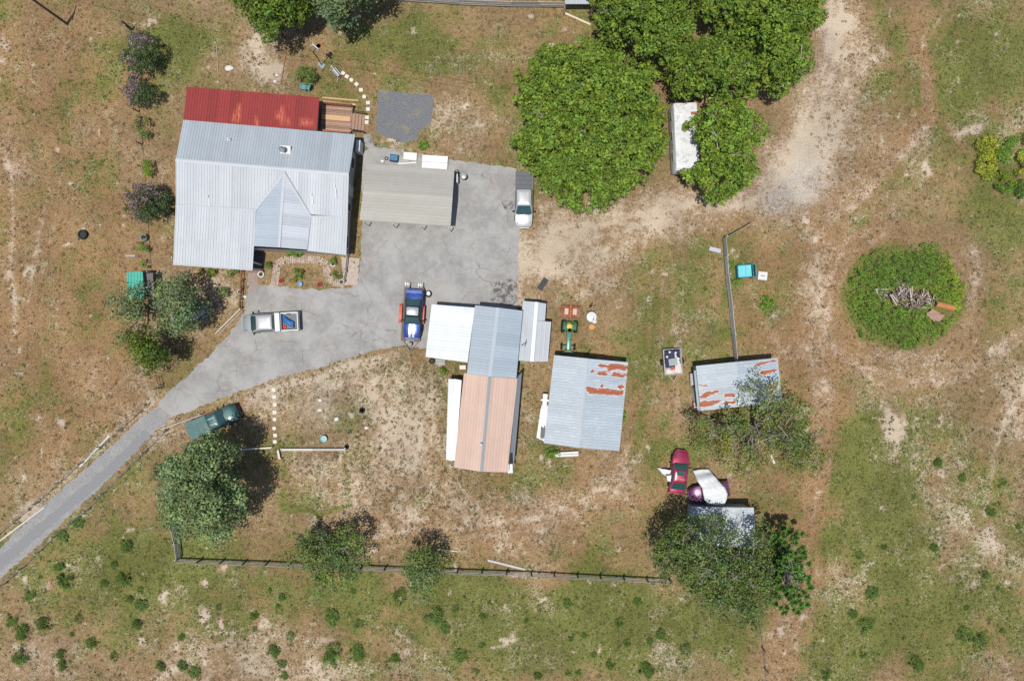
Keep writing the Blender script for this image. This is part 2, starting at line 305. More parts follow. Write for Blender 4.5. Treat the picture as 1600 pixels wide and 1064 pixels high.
def ground_masks(px, py):
    g = .33+blobs(GREEN, px, py)*1.0; s = .05+blobs(SAND, px, py)*.70; r_ = .15+blobs(RED, px, py)*1.05; gr = blobs(GREYS, px, py)
    for pts, hw, ds, dr, dg in LINES:
        d = seg_dist(px+(fbm(px, py, 25, 5)-.5)*10, py+(fbm(px, py, 25, 6)-.5)*10, pts); k = np.exp(-(d/hw)**2); s = s+ds*k; r_ = r_+dr*k; g = g+dg*k
    f1 = fbm(px, py, 70, 31)-.5; f2 = fbm(px, py, 26, 41)-.5; f3 = fbm(px, py, 9, 51, 3)-.5
    g = g+f1*1.5+f2*1.25+f3*.7; s = s-f1*.4+f2*.7+f3*.8+(fbm(px, py, 45, 61)-.5)*.6; r_ = r_+(fbm(px, py, 80, 71)-.5)*.8-f2*.3
    bare = blobs(BARE, px, py); md_ = np.hypot((px-1412)/92, (py-463)/82)+(fbm(px, py, 22, 12)-.5)*.35; g = g+np.clip((1.1-md_)*3, 0, 1)*.9; s = s-np.clip((1.1-md_)*3, 0, 1)
    rare = np.clip((fbm(px, py, 13, 81, 2)-.80)*9, 0, 1)
    s = s+bare*1.3+rare*.9; g = g-bare*.6-s.clip(0, 1)*.1
    return np.clip(g, 0, 1.2), np.clip(s, 0, 1.5), np.clip(r_, 0, 1), np.clip(gr, 0, 1)
g_, s_, r_, gr_ = ground_masks(px, py)
ny, nx = GX.shape
V = np.stack([GX.ravel(), GY.ravel(), np.zeros(GX.size)], 1)
far_ = np.maximum(np.abs(GX)-60, np.abs(GY)-45).clip(0).ravel()
V[:, 2] = (fbm(GX, GY, 25, 7)-.5).ravel()*np.clip(far_/60, 0, 1)*3
idx = np.arange(nx*ny).reshape(ny, nx)
F = np.stack([idx[:-1, :-1], idx[:-1, 1:], idx[1:, 1:], idx[1:, :-1]], -1).reshape(-1, 4)
def np_mesh(name, V, F, tint=None, extra=None):
    me = bpy.data.meshes.new(name); me.vertices.add(len(V)); me.vertices.foreach_set('co', V.astype(np.float32).ravel())
    n = F.shape[1]; me.loops.add(F.size); me.loops.foreach_set('vertex_index', F.astype(np.int32).ravel())
    me.polygons.add(len(F)); me.polygons.foreach_set('loop_start', np.arange(0, F.size, n, dtype=np.int32))
    me.polygons.foreach_set('loop_total', np.full(len(F), n, np.int32)); me.update(calc_edges=True)
    if tint is not None:                    # per face
        at = me.color_attributes.new('tint', 'FLOAT_COLOR', 'CORNER')
        c = np.ones((len(F), 4), np.float32); c[:, :3] = tint; at.data.foreach_set('color', np.repeat(c, n, 0).ravel())
    if extra is not None:
        at = me.color_attributes.new('cover', 'FLOAT_COLOR', 'POINT'); at.data.foreach_set('color', extra.astype(np.float32).ravel())
    return me
t = NT('dry_turf')
at = t.attr('cover'); rgb = t.sep(at.outputs[0]); al = at.outputs['Alpha']
sp = lambda v, lo=.36, hi=.64: t.step(v, lo, hi)          # stretch a noise to its full range
nA = sp(t.noise(.8, 6, .7), .34, .66); nB = sp(t.noise(2.4, 5, .7)); nC = sp(t.noise(7, 3, .75)); nD = sp(t.noise(4.6, 4, .8, dist=.4)); nE = sp(t.noise(3.1, 5, .8, dist=.3)); nF = sp(t.noise(13, 2, .8))
cen = lambda v, k: t.m('MULTIPLY', t.m('SUBTRACT', v, .5), k)
dry = t.mix(nB, (.150, .098, .050), (.270, .185, .102))
dry = t.mix(t.m('MULTIPLY', nC, .55), dry, (.32, .235, .14))
red = t.mix(nC, (.205, .114, .050), (.325, .205, .11))
c = t.mix(t.m('MULTIPLY', t.m('MULTIPLY', rgb[2], .9), t.step(nE, 1.0, .2)), dry, red)
grn = t.mix(nC, (.110, .104, .028), (.215, .192, .068))
gl = t.mix(nC, (.072, .096, .017), (.145, .178, .042))
grn = t.mix(t.step(rgb[0], .55, 1.05), grn, gl)
gf = t.step(t.m('ADD', rgb[0], t.m('ADD', cen(nE, .66), cen(nA, .34))), .18, .86)
c = t.mix(t.m('MULTIPLY', gf, .8), c, grn)
c = t.mix(t.m('MULTIPLY', t.m('MULTIPLY', t.step(nB, .35, 0), t.step(nD, .5, 0)), .55), c, (.075, .055, .028))
sf = t.step(t.m('ADD', rgb[1], t.m('ADD', cen(nD, .62), cen(nE, .38))), .22, .98)
snd = t.mix(nC, (.30, .222, .162), (.47, .385, .31))
c = t.mix(t.m('MULTIPLY', sf, .78), c, snd)
c = t.mix(t.m('MULTIPLY', t.step(t.m('ADD', rgb[1], cen(t.m('MULTIPLY', nF, nE), .8)), .42, .75), .5), c, (.55, .47, .37))
c = t.mix(t.m('MULTIPLY', al, nB), c, t.mix(nC, (.24, .24, .245), (.44, .43, .42)))
c = t.mix(t.m('MULTIPLY', t.m('MULTIPLY', t.step(nF, .55, 1), t.step(nD, .45, 0)), .55), c, (.05, .045, .02))
t.bump(t.m('ADD', nC, t.m('MULTIPLY', nD, .8)), .04, .55)
c = t.mix(1.0, c, t.mix(t.step(t.noise(.16, 5, .6), .38, .62), (.88, .865, .84), (1.13, 1.12, 1.08)), 'MULTIPLY')
MTURF = t.out(c, .95, 0, .1)
go = link('ground', np_mesh('ground', V, F, extra=np.stack([g_.ravel(), s_.ravel(), r_.ravel(), gr_.ravel()], 1)), MTURF); tag(go, kind='structure')

# paving: jittered outlines, thin sheets
rs = random.Random(5)
def jit(pts, step=6, amp=1.6, closed=True):
    o = []; n = len(pts)
    for i in range(n if closed else n-1):
        a, b = pts[i], pts[(i+1) % n]; L = math.hypot(b[0]-a[0], b[1]-a[1]); k = max(1, int(L/step))
        for j in range(k):
            f = j/k; xx, yy = a[0]+(b[0]-a[0])*f, a[1]+(b[1]-a[1])*f; k2 = amp*.6; o.append((xx+rs.uniform(-amp, amp)+k2*math.sin(xx*.11+yy*.07)*math.sin(yy*.19), yy+rs.uniform(-amp, amp)+k2*math.sin(xx*.09-yy*.13)*math.sin(xx*.21)))
    return o
def paved(name, pts, z, mat, amp=1.4, step=6, parent=None):
    b = MB(); poly = [tuple(P(*q)[:2]) for q in jit(pts, step, amp)]; b.sheet(poly, z-.05, z); return b.build(name, mat, parent)
t = NT('concrete'); a1 = t.noise(.35, 6, .7); a2 = t.noise(2.2, 6, .75); a3 = t.noise(12, 3)
c = t.mix(t.step(a1, .36, .64), (.225, .221, .216), (.325, .319, .31)); c = t.mix(t.m('MULTIPLY', t.step(a2, .45, .75), .5), c, (.40, .38, .35))
c = t.mix(t.m('MULTIPLY', t.step(t.noise(.6, 6, .7, dist=1), .56, .7), .55), c, (.27, .19, .14))
c = t.mix(t.m('MULTIPLY', t.step(t.noise(1.7, 4, .6), .68, .74), .55), c, (.12, .11, .10)); c = t.mix(t.m('MULTIPLY', a3, .2), c, (.2, .19, .18))
vo = t.n('ShaderNodeTexVoronoi', feature='DISTANCE_TO_EDGE'); vo.inputs['Scale'].default_value = .21; wv = t.n('ShaderNodeVectorMath', operation='ADD'); t.put(wv.inputs[0], t.obj)
nz = t.n('ShaderNodeTexNoise'); nz.inputs['Scale'].default_value = .9; nz.inputs['Detail'].default_value = 5; t.put(nz.inputs['Vector'], t.obj); t.put(wv.inputs[1], nz.outputs[1]); t.put(vo.inputs['Vector'], wv.outputs[0])
c = t.mix(t.m('MULTIPLY', t.step(vo.outputs[0], .014, .003), t.m('MULTIPLY', t.step(t.noise(.5, 3), .42, .58), .42)), c, (.10, .095, .085))
c = t.mix(t.m('MULTIPLY', t.step(t.noise(3.3, 5, .7), .66, .74), .5), c, (.50, .46, .40))
t.bump(a3, .01); MCONC = t.out(c, .9)
t = NT('lane_gravel'); c = t.mix(t.step(t.noise(11, 3, .7), .3, .7), (.15, .15, .152), (.31, .305, .30)); c = t.mix(t.m('MULTIPLY', t.step(t.noise(.7, 5), .45, .7), .4), c, (.33, .32, .30))
t.bump(t.noise(14, 2), .02); MGRAV = t.out(c, .95)
t = NT('dark_gravel'); c = t.mix(t.step(t.noise(10, 3, .8), .3, .7), (.075, .078, .085), (.20, .205, .22)); c = t.mix(t.m('MULTIPLY', t.step(t.noise(.8, 6, .7), .52, .68), .8), c, (.23, .19, .11))
t.bump(t.noise(14, 2), .02); MDGR = t.out(c, .95)
t = NT('stained_ground'); f = t.noise(1.4, 5, .7); f = t.step(t.noise(1.6, 7, .75), .42, .58); MSTAIN = t.out(t.mix(f, (.095, .085, .078), (.27, .262, .255)), .9)
drive = [(402,444),(450,449),(500,453),(548,449),(560,440),(564,400),(566,352),(565,300),(566,240),(580,228),(640,238),(690,248),(760,257),(806,264),(813,300),(811,380),(808,480),(806,520),(740,530),(700,540),(662,545),(640,540),(615,542),(580,549),(540,561),(500,574),(440,589),(400,602),(350,621),(300,640),(262,655),(240,640),(262,613),(290,590),(330,552),(362,518),(382,488),(386,462),(388,440)]
paved('driveway', drive, .012, MCONC, 1.5, 4).__setitem__('kind', 'structure')
lane = [(-60,905),(0,855),(60,797),(120,744),(180,692),(222,652),(246,634),(268,652),(245,672),(200,718),(150,768),(100,814),(50,860),(0,904),(-60,958)]
paved('lane', lane, .018, MGRAV, 1.7, 4).__setitem__('kind', 'structure')
cl = [(-60,930),(0,880),(60,829),(120,778),(180,727),(232,676)]; paved('lane_wear', [(x-5, y-6) for x, y in cl]+[(x+5, y+6) for x, y in cl[::-1]], .022, M('worn_lane', (.20, .20, .205), .95, vs=9, var=.35), 1.6, 4).__setitem__('kind', 'structure')
paved('gravel_pad', [(592,140),(625,145),(650,147),(677,150),(678,175),(668,200),(655,205),(650,220),(632,224),(600,214),(587,208),(590,170)], .012, MDGR, 1.6).__setitem__('kind', 'structure')
paved('patio_walk', [(388,426),(403,427),(403,452),(388,455)], .022, M('patio_stone', (.27, .21, .19), .9, vs=5, var=.4), .5).__setitem__('kind', 'structure')
b = MB(); b.sheet([tuple(P(*q)[:2]) for q in [(533,402),(562,404),(558,445),(530,446),(536,430)]], -.04, .02)
rng = random.Random(3)
for pth, wd in (([(428,449),(431,430),(433,414),(444,406),(467,405),(500,407),(510,414),(512,432),(520,441),(538,443)], 4.2),):
    pts = [P(*q) for q in pth]
    for a, q in zip(pts[:-1], pts[1:]):
        L = (q-a).length; n = max(1, int(L/.17)); an = math.atan2(q.y-a.y, q.x-a.x); nr = Vector((-math.sin(an), math.cos(an), 0))
        for i in range(n):
            for k in range(-2, 3):
                pz = a+(q-a)*(i+.5)/n+nr*k*.155; tt = rng.uniform(.7, 1.25); b.tint = (tt, tt*rng.uniform(.9, 1.05), tt*rng.uniform(.85, 1.05)); b.box((pz.x, pz.y, .015), (.15, .14, .05), an+rng.uniform(-.08, .08))
b.build('garden_path', M('pink_brick', (.39, .32, .27), .9, vs=3, var=.4)).__setitem__('kind', 'structure')
for nm, poly in (('stain', [(776,440),(790,436),(808,438),(808,470),(800,478),(765,474),(770,455)]), ('stain', [(786,316),(796,312),(804,317),(804,328),(795,332),(787,326)])):
    paved('oil_stain', poly, .016, MSTAIN, 1.7, 4).__setitem__('kind', 'structure')
paved('bare_slab', [(588,232),(575,232),(568,226),(567,210),(580,208),(582,222)], .016, MCONC, 1).__setitem__('kind', 'structure')

# ------------------------------------------------------------------ roofs and buildings
def clip(poly, t, lo, hi):                  # poly of 3-vectors, t(p) scalar
    for sgn, lim in ((1, lo), (-1, -hi)):
        o = []; n = len(poly)
        for i in range(n):
            a, b_ = poly[i], poly[(i+1) % n]; ta, tb = sgn*t(a)-lim, sgn*t(b_)-lim
            if ta >= 0: o.append(a)
            if (ta >= 0) != (tb >= 0): o.append(a+(b_-a)*(ta/(ta-tb)))
        poly = o
        if len(poly) < 3: return []
    return poly
def ribbed(mb, poly, d, pitch=.23, hgt=.02, seed=1, tv=.05, cut=None, fn=None, base=(1, 1, 1), lap=3.3):
    poly = [Vector(p) for p in poly]
    A = np.array([[p.x, p.y, 1] for p in poly]); z = np.array([p.z for p in poly]); a, b_, c_ = np.linalg.lstsq(A, z, rcond=None)[0]
    d = Vector((d[0], d[1])).normalized(); tt = lambda p: -p.x*d.y+p.y*d.x; uu = lambda p: p.x*d.x+p.y*d.y
    ts = [tt(p) for p in poly]; us = [uu(p) for p in poly]; t0, t1 = min(ts), max(ts); u0, u1 = min(us), max(us)
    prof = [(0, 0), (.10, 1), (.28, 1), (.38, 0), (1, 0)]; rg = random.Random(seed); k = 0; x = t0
    A_ = sum(poly[i].x*poly[(i+1) % len(poly)].y-poly[(i+1) % len(poly)].x*poly[i].y for i in range(len(poly)))
    if A_ < 0: poly = poly[::-1]
    while x < t1:
        if k % 4 == 0: s = 1+rg.uniform(-tv, tv); tn = (base[0]*s, base[1]*s, base[2]*s)
        for (f0, h0), (f1, h1) in zip(prof[:-1], prof[1:]):
            lo, hi = x+f0*pitch, x+f1*pitch; q = clip(poly, tt, lo, hi)
            if not q: continue
            kk = 1.12 if h0+h1 > 1.5 else (.8 if h0+h1 > .5 else .95); tnk = (tn[0]*kk, tn[1]*kk, tn[2]*kk)  # rib shading put into the tint: tops lighter, sides darker, pans slightly dirty
            cells = [q]
            if cut or lap:
                cu = cut or lap
                cells = []; uuq = [uu(p) for p in q]; v = u0+math.floor((min(uuq)-u0)/cu)*cu
                while v < max(uuq): 
                    cq = clip(q, uu, v, v+cu); v += cu
                    if cq: cells.append(cq)
            for cq in cells:
                if lap: kl = 1+.03*math.sin(k*12.9898+7*math.sin(k*4.1))+.035*math.sin((min(uu(p) for p in cq)//lap)*7.3+(k//4)*3.1); tnk = (tn[0]*kk*kl, tn[1]*kk*kl, tn[2]*kk*kl)
                pts = [Vector((p.x, p.y, a*p.x+b_*p.y+c_+hgt*(h0+(h1-h0)*(tt(p)-lo)/(hi-lo)))) for p in cq]
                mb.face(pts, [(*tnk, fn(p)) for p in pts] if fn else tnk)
        x += pitch; k += 1
def walls(mb, loop, inset=.25, base=0.0, drop=.07):
    c = sum((Vector((p.x, p.y, 0)) for p in loop), Vector())/len(loop); q = []
    for p in loop:
        d = Vector((p.x-c.x, p.y-c.y, 0)); L = d.length; d = d*((L-inset*1.3)/L); q.append(Vector((c.x+d.x, c.y+d.y, p.z-drop)))
    for i in range(len(q)):
        a, b_ = q[i], q[(i+1) % len(q)]; mb.face([(a.x, a.y, base), (b_.x, b_.y, base), b_, a])
    return q
def panel(mb, a, b_, u0, u1, z0, z1, off=.04, th=.05):   # a slab fixed to the wall a->b
    a = Vector((a[0], a[1], 0)); b_ = Vector((b_[0], b_[1], 0)); d = (b_-a).normalized(); n = Vector((d.y, -d.x, 0))
    m_ = a+(b_-a)*((u0+u1)/2)+n*off; mb.box((m_.x, m_.y, (z0+z1)/2), ((b_-a).length*(u1-u0), th, z1-z0), math.atan2(d.y, d.x))
def cap_strip(p, q, w_, mat, name, parent, z=.03):
    b = MB(); p = Vector(p); q = Vector(q); d = (q-p).normalized(); n = Vector((-d.y, d.x, 0)).normalized()*w_/2; u = Vector((0, 0, z)); l = Vector((0, 0, z-.035))
    b.mesh([p+n+l, p+u, p-n+l, q+n+l, q+u, q-n+l], [(0, 1, 4, 3), (1, 2, 5, 4)]); return b.build(name, mat, parent, solid=.01)
PALE = roofmat('pale_galvanised', (.43, .45, .48), .06, .65, streak=.15)
BLUEG = roofmat('dull_galvanised', (.345, .385, .425), .08, .65, streak=.2)
REDR = roofmat('red_roof_paint', (.245, .034, .032), .0, .7, rust='fade', streak=.5, dirtcol=(.33, .065, .05))
TAN = roofmat('tan_roof', (.50, .36, .295), .0, .7, streak=.12, dirtcol=(.34, .23, .18))
WHT = roofmat('white_roof_panel', (.62, .65, .65), .0, .6, streak=.12)
BEIGE = roofmat('carport_roof', (.355, .34, .305), .0, .7, streak=.4, dirtcol=(.28, .27, .22))
RUSTR = roofmat('rusting_galvanised', (.375, .42, .46), .06, .62, rust=True, streak=.25)
GREYM = roofmat('grey_flashing', (.22, .24, .265), .2, .6)
SIDING = M('grey_siding', (.34, .33, .33), .8, vs=3, dirt=(.2, .18, .16)); WALLM = M('metal_siding', (.36, .37, .38), .6, .2)
WOODG = M('weathered_wood', (.38, .36, .33), .9, vs=6, var=.35, bump=.01); WOODB = M('stained_wood', (.30, .13, .07), .85, vs=6, var=.35, bump=.01)
WOODO = M('new_timber', (.50, .32, .17), .85, vs=5, var=.25); TRIM = M('white_trim', (.55, .55, .54), .6)
DARK = M('black_rubber', (.018, .018, .02), .85); STEEL = M('dull_steel', (.35, .36, .37), .45, .7); WHITEP = M('white_plastic', (.55, .55, .55), .5, dirt=(.4, .38, .34), da=.4)
GLS = glass('window_glass'); GRN = M('green_paint', (.04, .16, .09), .5); BLUEP = M('blue_plastic', (.03, .12, .38), .5); REDP = M('red_plastic', (.42, .05, .03), .5)

def rust_fn(L):
    def f(p):
        k = H/(H-p.z); x = 800+p.x*S*k; y = 532-p.y*S*k; m_ = 0
        for (ax, ay, bx, by, w_) in L:
            dx, dy = bx-ax, by-ay; t_ = max(0, min(1, ((x-ax)*dx+(y-ay)*dy)/(dx*dx+dy*dy+1e-9))); dd = math.hypot(x-ax-t_*dx, y-ay-t_*dy); m_ = max(m_, 1-(dd/w_)**2)
        return max(0, m_)
    return f
# --- the house
hs = thing('house', 'long low farmhouse with pale metal roof, red rear roof and front cross gable', 'house', P(405, 300, 0))
def loc(o):                                 # geometry is written in world axes; hang it under its thing
    if o.parent: o.location = -Vector(o.parent.location)
    return o
he, hr, hf = 2.8, 3.95, 2.45
bTL, bTR = P(286.6, 187.6, he), P(555, 210.3, he); rL, rR = P(274.5, 250, hr), P(545, 272.6, hr)
sL, sR = P(274.7, 320.5, 3.1), P(543.3, 339.5, 3.1); fL, fM = P(270.5, 413, hf), P(394.5, 422, hf)
vL, vR, ap = P(399, 328, 3.17), P(485, 338, 3.17), P(443.8, 270.5, 4.02)
mTop = vL
b = MB(); dv = (fL-rL); ribbed(b, [rL, rR, bTR, bTL], (bTL-rL), pitch=.27, hgt=.035, seed=2, tv=.05); back = loc(b.build('back_roof', BLUEG, hs, solid=.02))
b = MB(); ribbed(b, [rL, rR, sR, sL], dv, pitch=.27, hgt=.035, seed=3, tv=.05)
front = loc(b.build('front_roof', PALE, hs, solid=.02))
b = MB(); ribbed(b, [sL, P(400, 329, 3.1), fM, fL], dv, pitch=.27, hgt=.035, seed=5, tv=.05); loc(b.build('porch_roof', PALE, hs, solid=.02))
b = MB(); ribbed(b, [P(484, 338, 3.1), sR, P(541, 398.8, 2.6), P(480, 392, 2.65)], dv, pitch=.27, hgt=.035, seed=6, tv=.05); loc(b.build('porch_roof', PALE, hs, solid=.02))
gRf = P(436, 386.6, 3.55); gL, gR = P(397, 385, 2.75), P(479.5, 390.5, 2.75)
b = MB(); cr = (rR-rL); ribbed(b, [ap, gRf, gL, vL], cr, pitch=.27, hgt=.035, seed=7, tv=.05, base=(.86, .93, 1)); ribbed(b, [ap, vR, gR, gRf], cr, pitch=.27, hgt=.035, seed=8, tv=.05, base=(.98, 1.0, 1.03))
loc(b.build('cross_gable_roof', PALE, hs, solid=.02))
for p, q, w_ in ((rL, rR, .3), (ap, gRf, .26), (sL, vL, .16), (vR, sR, .16), (ap, vL, .22), (ap, vR, .22), (vL, gL, .14), (vR, gR, .14), (fL, fM, .14)):
    loc(cap_strip(p, q, w_, PALE, 'flashing', hs, .065))
rd = [P(292.3, 136, 2.35), P(499, 152.5, 2.35), P(495.5, 204.5, 2.72), P(286.6, 188.6, 2.72)]
b = MB(); ribbed(b, rd, rd[3]-rd[0], pitch=.27, hgt=.035, seed=9, tv=.08, cut=.6, fn=rust_fn([(374,168,373,187,4),(368,180,366,187,6),(441,172,440,190,4),(434,180,450,188,5),(400,190,402,195,5),(470,190,490,196,4)])); loc(b.build('rear_porch_roof', REDR, hs, solid=.02))
b = MB()
wl = walls(b, [bTL, rL, sL, P(271.5, 385, 2.6), P(541, 399, 2.6), sR, rR, bTR], .35); loc(b.build('wall', SIDING, hs))
b = MB(); k_ = Vector((0, .35, -.06)); b.face([gL+k_, P(397, 385, 2.3)+k_, P(479.5, 390.5, 2.3)+k_, gR+k_, gRf+k_]); b.face([P(399, 352, 2.9), P(399, 352, 0), P(397, 379, 0), gL+k_]); b.face([Vector((gL.x, gL.y+.35, 2.3)), Vector((gL.x, gL.y+.35, 0)), Vector((gR.x, gR.y+.35, 0)), Vector((gR.x, gR.y+.35, 2.3))]); loc(b.build('gable_wall', SIDING, hs, solid=.05))
b = MB(); walls(b, [rd[0], rd[1], rd[2], rd[3]], .5); loc(b.build('rear_porch_wall', SIDING, hs))
b = MB(); b.sheet([tuple(P(*q)[:2]) for q in [(272, 378), (412, 388), (410, 424), (282, 414)]], -.02, .12); loc(b.build('porch_floor', M('porch_floor', (.10, .085, .085), .9), hs))  # under-roof shade put into the slab's dark colour
for q in [(286, 407), (330, 410), (370, 413), (409, 414)]:
    b = MB(); g = P(*q); b.box((g.x, g.y, 1.2), (.12, .12, 2.36)); loc(b.build('porch_post', TRIM, hs))
e0, e1 = wl[7], wl[6]
for (A_, B_, u0, u1, z0, z1) in ((wl[4], wl[5], .15, .55, .9, 2.0), (wl[5], wl[6], .2, .42, .9, 2.0), (wl[6], wl[7], .3, .6, .9, 2.0), (wl[0], wl[1], .3, .6, .9, 2.0), (wl[2], wl[3], .2, .6, .9, 2.0)):
    b = MB(); panel(b, A_, B_, u0, u1, z0, z1, .03, .08); fr = loc(b.build('window', TRIM, hs)); b = MB(); du = (u1-u0)*.08; panel(b, A_, B_, u0+du, u1-du, z0+.08, z1-.08, .075, .02); g = b.build('pane', GLS, fr)
b = MB(); panel(b, wl[5], wl[6], .62, .9, .1, 2.1, .04, .06); dr = loc(b.build('door', M('door_paint', (.55, .54, .52), .6), hs)); b = MB(); panel(b, wl[5], wl[6], .86, .88, 1.0, 1.08, .09, .04); b.build('handle', STEEL, dr)
# chimney cap with its pale flashing, vent pipes with the white streaks below them
c0 = P(446, 237, 3.55); an = math.atan2(cr.y, cr.x)
b = MB(); b.box((c0.x, c0.y-.05, c0.z-.02), (1.0, 1.2, .07), an, 0, .23); fl = loc(b.build('chimney_flashing', M('chimney_white', (.56, .56, .55), .6), hs))
b = MB(); b.lathe((c0.x-.12, c0.y+.03, 0), [(.14, 3.4), (.14, 4.15), (.28, 4.18), (.28, 4.3), (.04, 4.45)], 16); b.build('chimney', STEEL, fl)
for (x, y, z, l) in ((357.7, 218, 3.4, 0), (326, 308, 3.2, 15), (487.4, 306, 3.45, 13), (524, 292.5, 3.65, 17)):
    c0 = P(x, y, z); b = MB(); b.lathe((c0.x, c0.y, 0), [(.06, z-.3), (.06, z+.28), (.075, z+.28), (.075, z+.34)], 10); b.box((c0.x, c0.y, z+.03), (.32, .3, .06), an); vp = loc(b.build('vent_pipe', WHITEP, hs))
    if l: b = MB(); p1 = P(x+.3, y+3, z+.09); p2 = P(x+1.2, y+l, z-.02); b.beam(p1, p2, .11, .03); b.build('sealant_streak', WHITEP, vp)
b = MB(); g = P(560, 229, 1.2); b.box((g.x, g.y, .75), (.45, 1.15, 1.5), an); loc(b.build('utility_box', WHITEP, hs))
# --- deck at the end of the red roof
dk = thing('wooden_deck', 'brown timber deck with railings and steps beside the red roof', 'deck', P(530, 190, 0), an)
for k in range(17):
    b = MB() if k == 0 else b
    b.tint = tuple(random.Random(k).uniform(.7, 1.3) for _ in range(3)) if False else (lambda v: (v, v, v))(random.Random(k).uniform(.65, 1.35)); b.box((-.15, -1.35+k*.165, .5), (3.1, .15, .04))
b.build('deck_floor', M('worn_decking', (.30, .19, .14), .9, vs=4, var=.4), dk)
for y in (-1.42, 1.42):
    b = MB(); b.box((-.1, y, 1.35), (3.1, .13, .05)); b.box((-.1, y, .75), (3.1, .06, .08))
    for k in range(20): b.box((-1.6+k*.16, y, 1.05), (.05, .05, .6))
    for k in range(3): b.box((-1.6+k*1.5, y, .68), (.11, .11, 1.36))
    b.build('railing', WOODB, dk)
b = MB(); b.box((-.2, .15, .56), (2.9, .5, .06)); b.build('plank_bench', WOODO, dk)
for k in range(4): b = MB(); b.box((1.55+k*.3, -.1, .42-k*.12), (.3, 1.8, .05)); b.tint = (1, .9, .8); b.build('step', M('worn_decking', (.3, .2, .15)), dk)
for y in (-1.05, .85):
    b = MB(); b.tube([(1.5, y, 1.3), (2.75, y, .95), (2.75, y, 0)], .035); b.tube([(1.5, y, .9), (2.75, y, .55)], .025); b.build('stair_rail', DARK, dk)
# --- steel carport
cp = thing('steel_carport', 'steel carport with dull beige ribbed roof between house and parked trucks', 'carport', P(636, 305, 0))
ch = 2.6; q = [P(573, 256.4, ch), P(710, 265.6, ch), P(704, 353.6, ch), P(561.6, 344, ch)]; m0 = P(567.2, 301, 3.15); m1 = P(707, 310.5, 3.15)
b = MB(); ribbed(b, [q[0], q[1], m1, m0], q[1]-q[0], .3, .03, 11, .09, base=(.93, .93, .95)); ribbed(b, [m0, m1, q[2], q[3]], q[1]-q[0], .3, .03, 12, .08); loc(b.build('roof', BEIGE, cp, solid=.02))  # north slope tinted darker: its shade is put into the colour
loc(cap_strip(m0, m1, .4, BEIGE, 'ridge_cap', cp, .05))
for f in (0.02, .34, .66, .97):
    for (a, c_) in ((q[3], q[2]), (q[0], q[1])):
        g = a+(c_-a)*f; g = g*.985; b = MB(); b.box((g.x, g.y, 1.28), (.08, .08, 2.55)); loc(b.build('post', TRIM, cp))
# --- centre workshop
ws = thing('workshop', 'centre workshop with grey ribbed roof joined to a tan roofed half', 'workshop', P(765, 600, 0))
wz, wr = 3.2, 3.75
g1 = [P(742.4, 477, wz), P(778.4, 480.9, wr), P(816.8, 485.5, wz), P(806.7, 591, wz), P(765.3, 588.2, wr), P(729.6, 583.5, wz)]
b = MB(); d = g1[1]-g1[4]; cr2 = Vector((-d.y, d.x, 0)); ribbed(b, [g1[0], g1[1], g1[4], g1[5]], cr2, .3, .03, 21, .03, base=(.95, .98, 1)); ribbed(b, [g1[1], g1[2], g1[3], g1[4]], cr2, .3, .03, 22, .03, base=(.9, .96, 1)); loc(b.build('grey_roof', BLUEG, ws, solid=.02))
g2 = [P(724.9, 583, 3.05), P(765, 588.4, 3.6), P(808.6, 591.6, 3.05), P(792.6, 737.7, 3.05), P(752.1, 736.8, 3.6), P(709.3, 730, 3.05)]
b = MB(); d2 = g2[1]-g2[4]; ribbed(b, [g2[0], g2[1], g2[4], g2[5]], d2, .28, .035, 23, .05); ribbed(b, [g2[1], g2[2], g2[3], g2[4]], d2, .28, .035, 24, .05); loc(b.build('tan_roof', TAN, ws, solid=.02))
loc(cap_strip(g1[1], g1[4], .35, BLUEG, 'ridge_cap', ws, .05)); loc(cap_strip(g2[1], g2[4], .3, GREYM, 'ridge_cap', ws, .05))
b = MB(); walls(b, g1, .3); loc(b.build('wall', WALLM, ws)); b = MB(); w2 = walls(b, g2, .3); loc(b.build('wall', WALLM, ws))
st = [P(808.5, 590, 2.9), P(815.5, 581, 2.6), P(803.5, 724, 2.6), P(794.5, 736, 2.9)]
b = MB(); ribbed(b, st, st[0]-st[3], .5, .01, 25, .15); loc(b.build('side_lean_to', GREYM, ws, solid=.02))
b = MB(); pz = P(797, 716, 2.86); b.box(pz, (.5, 1.1, .08), .05); loc(b.build('tar_patch', DARK, ws)); b = MB(); pz = P(797, 731, 2.83); b.box(pz, (.5, 1.0, .06), .05); loc(b.build('pale_patch', WHITEP, ws))
b = MB(); panel(b, w2[4], w2[3], .2, .8, 0, 2.4, .05, .06); dr = loc(b.build('door', M('shed_door', (.4, .4, .4)), ws)); b = MB(); panel(b, w2[4], w2[3], .48, .52, 1.0, 1.1, .1, .05); b.build('handle', STEEL, dr)
pp = P(752, 694, 3.7); b = MB(); b.lathe((pp.x, pp.y, 0), [(.08, 3.5), (.08, 3.8), (.16, 3.82), (.1, 3.95), (0, 4.0)], 12); loc(b.build('roof_vent', WHITEP, ws))
# white carport lean-to
wc = thing('white_carport', 'bright white ribbed lean-to roof left of the grey workshop roof', 'carport', P(702, 520, 0))
q = [P(674.3, 475.6, 2.7), P(742, 480.9, 3.0), P(730.5, 566.3, 3.0), P(664.9, 557.4, 2.7)]
b = MB(); ribbed(b, q, q[1]-q[0], .3, .035, 31, .04); loc(b.build('roof', WHT, wc, solid=.02))
for a in (.03, .5, .97):
    for i, j in ((0, 3),):
        g = q[i]+(q[j]-q[i])*a; b = MB(); b.box((g.x+.15, g.y, 1.32), (.1, .1, 2.64)); loc(b.build('post', TRIM, wc))
